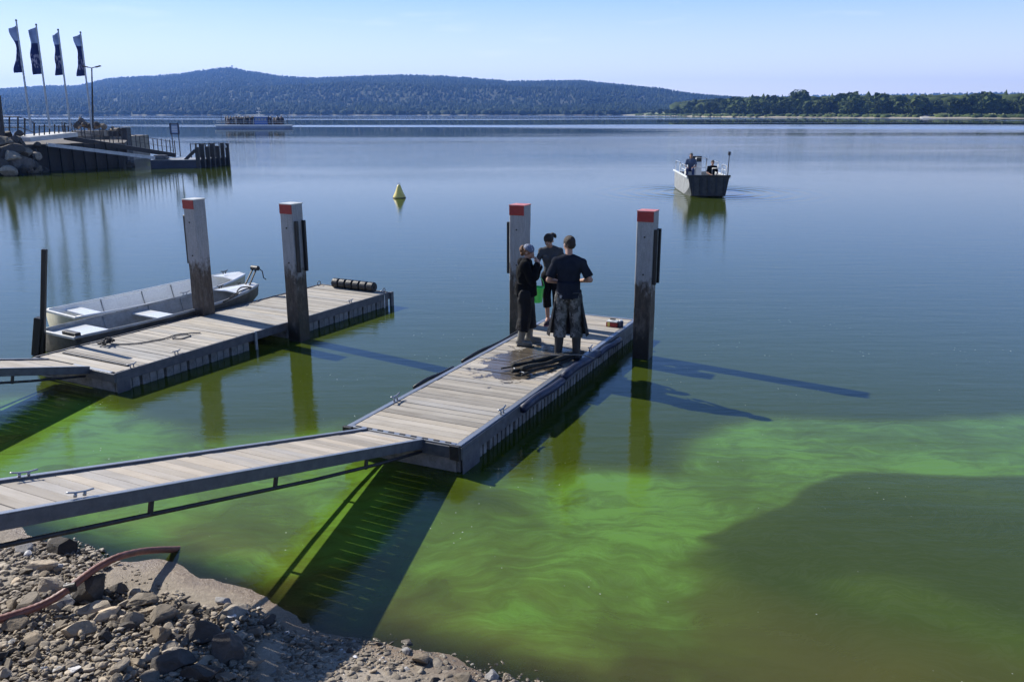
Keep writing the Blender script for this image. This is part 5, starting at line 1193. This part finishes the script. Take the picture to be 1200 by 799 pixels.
def build_person(loc, ang, label, J, skin_arms=True, **q):
    e = empty('person', loc, ang, label, 'person'); k = q.get('k', 1.0)
    bm = B(); torso(bm, J, -.012, k, q.get('hips', 1), q.get('bust', 0)); cap(bm, J['neck'], .052 * k, J['head'] - Vector((0, 0, .05)), .050 * k)
    for s in 'LR':
        cap(bm, J['sh' + s], .046 * k, J['el' + s], .038 * k); cap(bm, J['el' + s], .040 * k, J['wr' + s], .025 * k)
        cap(bm, J['hip' + s], .082, J['kn' + s], .055 * k); cap(bm, J['kn' + s], .054 * k, J['an' + s], .036 * k); kn, an = Vector(J['kn' + s]), Vector(J['an' + s])
        ell(bm, kn.lerp(an, .28) + Vector((0, -.018, 0)), (.052 * k, .052 * k, .11)); cap(bm, an, .036, Vector(J['toe' + s]), .03)
        hd = J.get('hd' + s); 
        if hd: hand(bm, J['wr' + s], hd[0], hd[1], hd[2], hd[3])
    T, R = head(bm, J['head'], J['face'], J.get('headup', Vector((0, 0, 1))), q.get('hs', 1.0))
    remesh('body', bm, q.get('voxel', .0065), M['skin'], e, 3)
    return e, T, R
V3 = Vector
# the man, back to the camera
J = dict(pelvis=V3((0, 0, .96)), waist=V3((0, .005, 1.12)), chest=V3((0, 0, 1.32)), neck=V3((0, -.005, 1.52)), head=V3((-.005, .035, 1.675)), face=V3((-.55, .8, -.22)),
 shL=V3((-.178, -.01, 1.425)), shR=V3((.178, -.01, 1.425)), elL=V3((-.285, -.03, 1.17)), elR=V3((.305, -.04, 1.185)), wrL=V3((-.13, .20, 1.10)), wrR=V3((.13, .20, 1.12)),
 hipL=V3((-.092, 0, .93)), hipR=V3((.092, 0, .93)), knL=V3((-.115, .03, .50)), knR=V3((.12, .03, .50)), anL=V3((-.135, -.02, .09)), anR=V3((.13, -.02, .09)), toeL=V3((-.16, .15, .035)), toeR=V3((.17, .15, .035)),
 hdL=(V3((.8, .5, -.1)), V3((.1, .2, -1)), 1, .5), hdR=(V3((-.8, .5, -.1)), V3((-.1, .2, -1)), -1, .5))
PM = md(3.76, .20, MZ); em, T, R = build_person(PM, -.10, 'man seen from behind in navy T-shirt, camouflage trousers and long dark apron', J)
face_bits(em, T, R, 1, M['lip'], M['hairbrown']); em.scale = (1.03,) * 3
bm = B(); ell(bm, T(0, -.020, .034), (.081, .094, .090), R, 20); ell(bm, T(0, -.062, -.012), (.066, .046, .060), R, 16); remesh('hair', bm, .006, M['hairbrown'], em, 2, .003, 60, 3, (1, 1, 1))
bm = B(); torso(bm, J, .012); 
for s in 'LR': rod(bm, J['sh' + s], J['sh' + s].lerp(J['el' + s], .82), .056, .064, 14); ell(bm, J['sh' + s], (.056, .058, .056))
rod(bm, (0, -.0, .93), (0, 0, 1.15), .168, .158, 20); remesh('t_shirt', bm, .010, M['navyshirt'], em, 5, .010, 8, 1)
bm = B(); ell(bm, J['pelvis'] + V3((0, 0, .01)), (.172, .130, .13))
for s in 'LR': cap(bm, J['hip' + s], .104, J['kn' + s], .085); rod(bm, J['kn' + s].lerp(J['an' + s], .42), J['kn' + s], .090, .086, 14)
remesh('trousers', bm, .010, M['camo'], em, 4, .009, 8, 5)
for s in 'LR':
    bm = B(); kn, an, to = J['kn' + s], J['an' + s], J['toe' + s]; rod(bm, kn.lerp(an, .25), an, .072, .055, 16); ell(bm, an + V3((0, -.02, -.03)), (.05, .06, .06)); cap(bm, an + V3((0, 0, -.035)), .050, to + V3((0, -.01, .015)), .042)
    box(bm, (an + to) / 2 + V3((0, -.01, -.045)), (.085, .27, .03), rz(.12 if s == 'L' else -.18)); remesh('boot', bm, .008, M['boot'], em, 3)
bm = B(); rows = []; na = 26
for i in range(15):
    s = i / 14; z = 1.02 - .68 * s; rx_ = .185 + .115 * s ** 1.2; ry_ = .155 + .07 * s; row = []
    for j in range(na + 1):
        a = math.radians(-118 + 236 * j / na); rr = 1 + .035 * math.sin(j * 1.3 + i * .3) * s; row.append(bm.verts.new((rx_ * math.sin(a) * rr, ry_ * math.cos(a) * rr + .02, z - .03 * s * math.cos(a * 2))))
    rows.append(row)
for a, b in zip(rows, rows[1:]):
    for j in range(na): bm.faces.new((a[j], a[j + 1], b[j + 1], b[j]))
bmesh.ops.solidify(bm, geom=bm.faces[:], thickness=.006); obj('apron', bm, M['apron'], em, True)
bm = B(); tube(bm, [(.19 * math.sin(a), .146 * math.cos(a) - .01, 1.0 + .01 * math.sin(a * 3)) for a in np.linspace(PI * .6, PI * 1.4, 12)], .009, 6); obj('apron_tie', bm, M['greytop'], em, True)
bm = B(); box(bm, (-.088, -.141, .955), (.06, .012, .045), rx(.1)); obj('pocket_patch', bm, pm('pale_patch', (.30, .31, .34), (.25, .26, .29), 10, .8, .2), em, bevel=.004)
# woman with bandana, in profile to the right
J = dict(pelvis=V3((0, 0, .84)), waist=V3((0, .0, .99)), chest=V3((0, -.005, 1.16)), neck=V3((0, .0, 1.345)), head=V3((0, .04, 1.485)), face=V3((.12, 1, -.30)),
 shL=V3((-.165, -.0, 1.285)), shR=V3((.165, -.0, 1.285)), elL=V3((-.17, .13, 1.06)), elR=V3((.185, .12, 1.05)), wrL=V3((-.05, .22, 1.26)), wrR=V3((.04, .19, 1.32)),
 hipL=V3((-.085, 0, .82)), hipR=V3((.085, 0, .82)), knL=V3((-.10, .05, .45)), knR=V3((.095, .0, .45)), anL=V3((-.10, .05, .09)), anR=V3((.10, -.07, .09)), toeL=V3((-.11, .22, .035)), toeR=V3((.13, .09, .035)),
 hdL=(V3((.35, -.25, .9)), V3((.2, -1, 0)), 1, .8), hdR=(V3((-.3, -.35, .9)), V3((-.2, -1, 0)), -1, .9))
P1_ = md(4.30, 1.13, MZ); e1, T, R = build_person(P1_, math.radians(-97), 'woman in black hoodie and blue-grey bandana, hand to her chin, in olive rubber boots', J, k=.92, hips=1.05, bust=1, hs=.95)
face_bits(e1, T, R, .95, M['lip'], M['hairginger'])
bm = B(); ell(bm, T(0, -.016, .020), (.078, .090, .086), R, 20); ell(bm, T(0, -.105, .012), (.055, .045, .058), R, 16); ell(bm, T(0, -.085, -.045), (.05, .035, .05), R, 14); remesh('hair', bm, .006, M['hairginger'], e1, 2, .006, 40, 3, (1, 1, 1))
bm = B(); ell(bm, T(0, -.008, .046), (.083, .094, .078), R, 22); remesh('bandana', bm, .006, M['bandana'], e1, 2)
bm = B(); cap(bm, T(.0, -.098, .05), .015, T(.02, -.14, .02), .01, 8); cap(bm, T(.0, -.098, .05), .015, T(-.02, -.15, .03), .008, 8); obj('bandana_knot', bm, M['bandana'], e1, True)
bm = B(); torso(bm, J, .024, 1.0, 1.05, 1)
for s in 'LR': cap(bm, J['sh' + s], .064, J['el' + s], .060); cap(bm, J['el' + s], .060, J['el' + s].lerp(J['wr' + s], .85), .045)
rod(bm, (0, 0, .80), (0, 0, 1.0), .172, .165, 20); ell(bm, J['neck'] + V3((0, -.07, -.02)), (.085, .055, .06)); ell(bm, J['neck'] + V3((0, 0, -.035)), (.078, .072, .045)); remesh('hoodie', bm, .010, M['blackhood'], e1, 4, .012, 8, 4, (1, 1, .6))
bm = B(); ell(bm, J['pelvis'] + V3((0, 0, -.02)), (.178, .135, .13))
for s in 'LR': cap(bm, J['hip' + s], .118, J['kn' + s], .096); rod(bm, J['kn' + s].lerp(J['an' + s], .55), J['kn' + s], .108, .098, 14)
remesh('rain_trousers', bm, .010, M['blacktrouser'], e1, 3, .012, 9, 8)
for s in 'LR':
    bm = B(); kn, an, to = J['kn' + s], J['an' + s], J['toe' + s]; rod(bm, kn.lerp(an, .30), an + V3((0, 0, -.02)), .072, .056, 16); ell(bm, an + V3((0, -.02, -.03)), (.048, .058, .055)); cap(bm, an + V3((0, 0, -.035)), .048, to + V3((0, -.01, .015)), .040)
    box(bm, (an + to) / 2 + V3((0, -.01, -.045)), (.08, .25, .03)); remesh('boot', bm, .008, M['oliveboot'], e1, 3)
# woman at the end of the dock, facing the camera and looking down
J = dict(pelvis=V3((0, -.02, .87)), waist=V3((0, .0, 1.02)), chest=V3((.01, .03, 1.20)), neck=V3((.015, .06, 1.375)), head=V3((.035, .15, 1.485)), face=V3((.40, 1, -.85)), headup=V3((.15, .3, 1)),
 shL=V3((-.140, .04, 1.295)), shR=V3((.158, .04, 1.290)), elL=V3((-.25, .02, 1.08)), elR=V3((.245, .10, 1.09)), wrL=V3((-.20, .24, 1.02)), wrR=V3((.215, .31, 1.02)),
 hipL=V3((-.085, -.02, .85)), hipR=V3((.085, -.02, .85)), knL=V3((-.10, .03, .47)), knR=V3((.07, .01, .47)), anL=V3((-.12, 0, .09)), anR=V3((.055, -.05, .09)), toeL=V3((-.15, .15, .03)), toeR=V3((.075, .11, .03)),
 hdL=(V3((.2, .8, -.3)), V3((.3, 0, -1)), -1, .6), hdR=(V3((.1, .5, -.8)), V3((-.6, -.4, 0)), 1, 1.0))
P2_ = md(5.70, 1.27, MZ); e2, T, R = build_person(P2_, math.radians(172), 'dark-haired woman in grey T-shirt and three-quarter leggings bending her head, facing the camera', J, k=.90, hips=1.05, bust=1, hs=.95)
face_bits(e2, T, R, .95, M['lip'], M['hairdark'])
bm = B(); ell(bm, T(0, -.022, .034), (.082, .092, .088), R, 20); ell(bm, T(0, .020, .070), (.062, .036, .030), R, 16); ell(bm, T(-.03, -.115, .03), (.035, .05, .035), R, 12); ell(bm, T(-.06, -.14, -.01), (.028, .03, .05), R, 12); remesh('hair', bm, .006, M['hairdark'], e2, 2, .003, 50, 7, (1, 1, 1))
bm = B(); torso(bm, J, .004, .90, 1.05, 1)
for s in 'LR': rod(bm, J['sh' + s], J['sh' + s].lerp(J['el' + s], .9), .046, .044, 14); ell(bm, J['sh' + s], (.046, .048, .046))
remesh('t_shirt', bm, .009, M['greytop'], e2, 4, .009, 8, 6)
bm = B(); ell(bm, J['pelvis'] + V3((0, 0, 0)), (.168, .126, .12))
for s in 'LR': cap(bm, J['hip' + s], .096, J['kn' + s], .068); rod(bm, J['kn' + s].lerp(J['an' + s], .42), J['kn' + s], .068, .070, 14)
remesh('leggings', bm, .009, M['darkleg'], e2, 4, .007, 9, 9)
for s in 'LR':
    bm = B(); an, to = J['an' + s], J['toe' + s]; cap(bm, an + V3((0, -.01, -.03)), .046, to, .038); ell(bm, an + V3((0, -.02, -.02)), (.044, .055, .045)); box(bm, (an + to) / 2 + V3((0, -.01, -.045)), (.085, .26, .025)); remesh('shoe', bm, .008, M['shoe'], e2, 3)
    bm = B(); box(bm, (an + to) / 2 + V3((0, -.01, -.052)), (.09, .265, .014)); obj('sole', bm, pm('pink_sole', (.5, .12, .16), rough=.6, bump=0) if s == 'L' else bpy.data.materials['pink_sole'], e2, bevel=.004)
# green bucket hanging from her right hand
R2 = Matrix.Rotation(math.radians(172), 3, 'Z'); hb = P2_ + R2 @ V3((.205, .37, .93))
e = empty('bucket', hb - V3((0, 0, .46)), 0, 'bright green plastic bucket hanging from the hand of the woman in grey', 'bucket')
bm = B(); n = 24; prof = [(.0, 0), (.085, 0), (.09, .01), (.115, .24), (.125, .245), (.125, .26), (.110, .26), (.083, .02), (0, .02)]
rg = [[bm.verts.new((max(r, .001) * math.cos(2 * PI * k / n), max(r, .001) * math.sin(2 * PI * k / n), z)) for k in range(n)] for r, z in prof]
for a, b in zip(rg, rg[1:]):
    for k in range(n): bm.faces.new((a[k], a[(k + 1) % n], b[(k + 1) % n], b[k]))
obj('pail', bm, M['green'], e, True)
bm = B(); tube(bm, [(.124 * math.cos(a), 0, .235 + .215 * math.sin(a)) for a in np.linspace(0, PI, 16)], .006, 6); obj('bail_handle', bm, M['green'], e, True)
bm = B(); rod(bm, (-.04, 0, .448), (.04, 0, .448), .013, .013, 10); obj('grip', bm, M['green'], e, True)
# two people on the work boat
WR = Matrix.Rotation(math.radians(-3.5), 3, 'Z')
def boat_person(x, y, z, ang, label, sit, shirt, legs, hairm):
    if sit:
        J = dict(pelvis=V3((0, 0, .50)), waist=V3((0, .0, .64)), chest=V3((0, .02, .83)), neck=V3((0, .03, 1.01)), head=V3((0, .06, 1.16)), face=V3((.1, 1, -.1)), shL=V3((-.19, .02, .94)), shR=V3((.19, .02, .94)), elL=V3((-.26, .08, .67)), elR=V3((.26, .08, .67)), wrL=V3((-.15, .30, .60)), wrR=V3((.15, .30, .60)),
         hipL=V3((-.1, .02, .48)), hipR=V3((.1, .02, .48)), knL=V3((-.15, .42, .50)), knR=V3((.15, .42, .50)), anL=V3((-.15, .40, .09)), anR=V3((.15, .40, .09)), toeL=V3((-.16, .56, .04)), toeR=V3((.16, .56, .04)))
    else:
        J = dict(pelvis=V3((0, 0, .93)), waist=V3((0, .005, 1.09)), chest=V3((0, 0, 1.29)), neck=V3((0, .02, 1.47)), head=V3((0, .06, 1.61)), face=V3((.1, 1, -.2)), shL=V3((-.19, 0, 1.40)), shR=V3((.19, 0, 1.40)), elL=V3((-.27, .03, 1.12)), elR=V3((.25, .12, 1.15)), wrL=V3((-.24, .16, .90)), wrR=V3((.14, .34, 1.14)),
         hipL=V3((-.09, 0, .9)), hipR=V3((.09, 0, .9)), knL=V3((-.11, .03, .48)), knR=V3((.11, .03, .48)), anL=V3((-.13, 0, .09)), anR=V3((.13, 0, .09)), toeL=V3((-.14, .16, .04)), toeR=V3((.14, .16, .04)))
    J['hdL'] = (J['wrL'] - J['elL'], V3((.5, .5, -.5)), 1, .6); J['hdR'] = (J['wrR'] - J['elR'], V3((-.5, .5, -.5)), -1, .6)
    e, T, R = build_person(WB + WR @ V3((x, y, z)), ang, label, J, voxel=.012)
    bm = B(); ell(bm, T(0, -.02, .035), (.083, .094, .09), R, 12); obj('hair', bm, hairm, e, True)
    bm = B(); torso(bm, J, .012)
    for s in 'LR': rod(bm, J['sh' + s], J['sh' + s].lerp(J['el' + s], .8), .064, .066, 10); ell(bm, J['sh' + s], (.066, .066, .066))
    remesh('shirt', bm, .02, shirt, e, 3); bm = B(); ell(bm, J['pelvis'], (.17, .13, .13))
    for s in 'LR': cap(bm, J['hip' + s], .10, J['kn' + s], .08, 10); cap(bm, J['kn' + s], .08, J['an' + s], .06, 10)
    remesh('trousers', bm, .02, legs, e, 3)
    for s in 'LR': bm = B(); cap(bm, J['an' + s] - V3((0, 0, .03)), .05, J['toe' + s], .045, 10); obj('shoe', bm, M['boot'], e, True)
    return e
boat_person(-.62, 1.75, .70, math.radians(165), 'person in slate-blue shirt sitting high at the left side of the work boat', True, cloth('slate_shirt', (.10, .13, .19), (.07, .09, .14)), cloth('blue_trousers', (.06, .08, .16), (.04, .06, .12)), M['hairdark'])
boat_person(.32, 1.1, .40, math.radians(188), 'person in a black top sitting behind the bow ramp of the work boat', True, M['blackhood'], M['darkleg'], M['hairbrown'])
# ---------------------------------------------------------------- the air
bm = B(); box(bm, (0, 2700, 109.5), (10900, 6700, 225))
me = bpy.data.meshes.new('haze'); bm.to_mesh(me); bm.free()
hm, t, o = nodes('pale_haze'); pv = N(t, 'ShaderNodeVolumePrincipled'); pv.inputs['Color'].default_value = (.18, .40, 1, 1); pv.inputs['Density'].default_value = .00013; pv.inputs['Anisotropy'].default_value = .3
L(t, pv.outputs[0], o.inputs['Volume'])
hz = link('haze', me, hm); tag(hz, kind='stuff', label='thin blue summer haze over the whole lake')
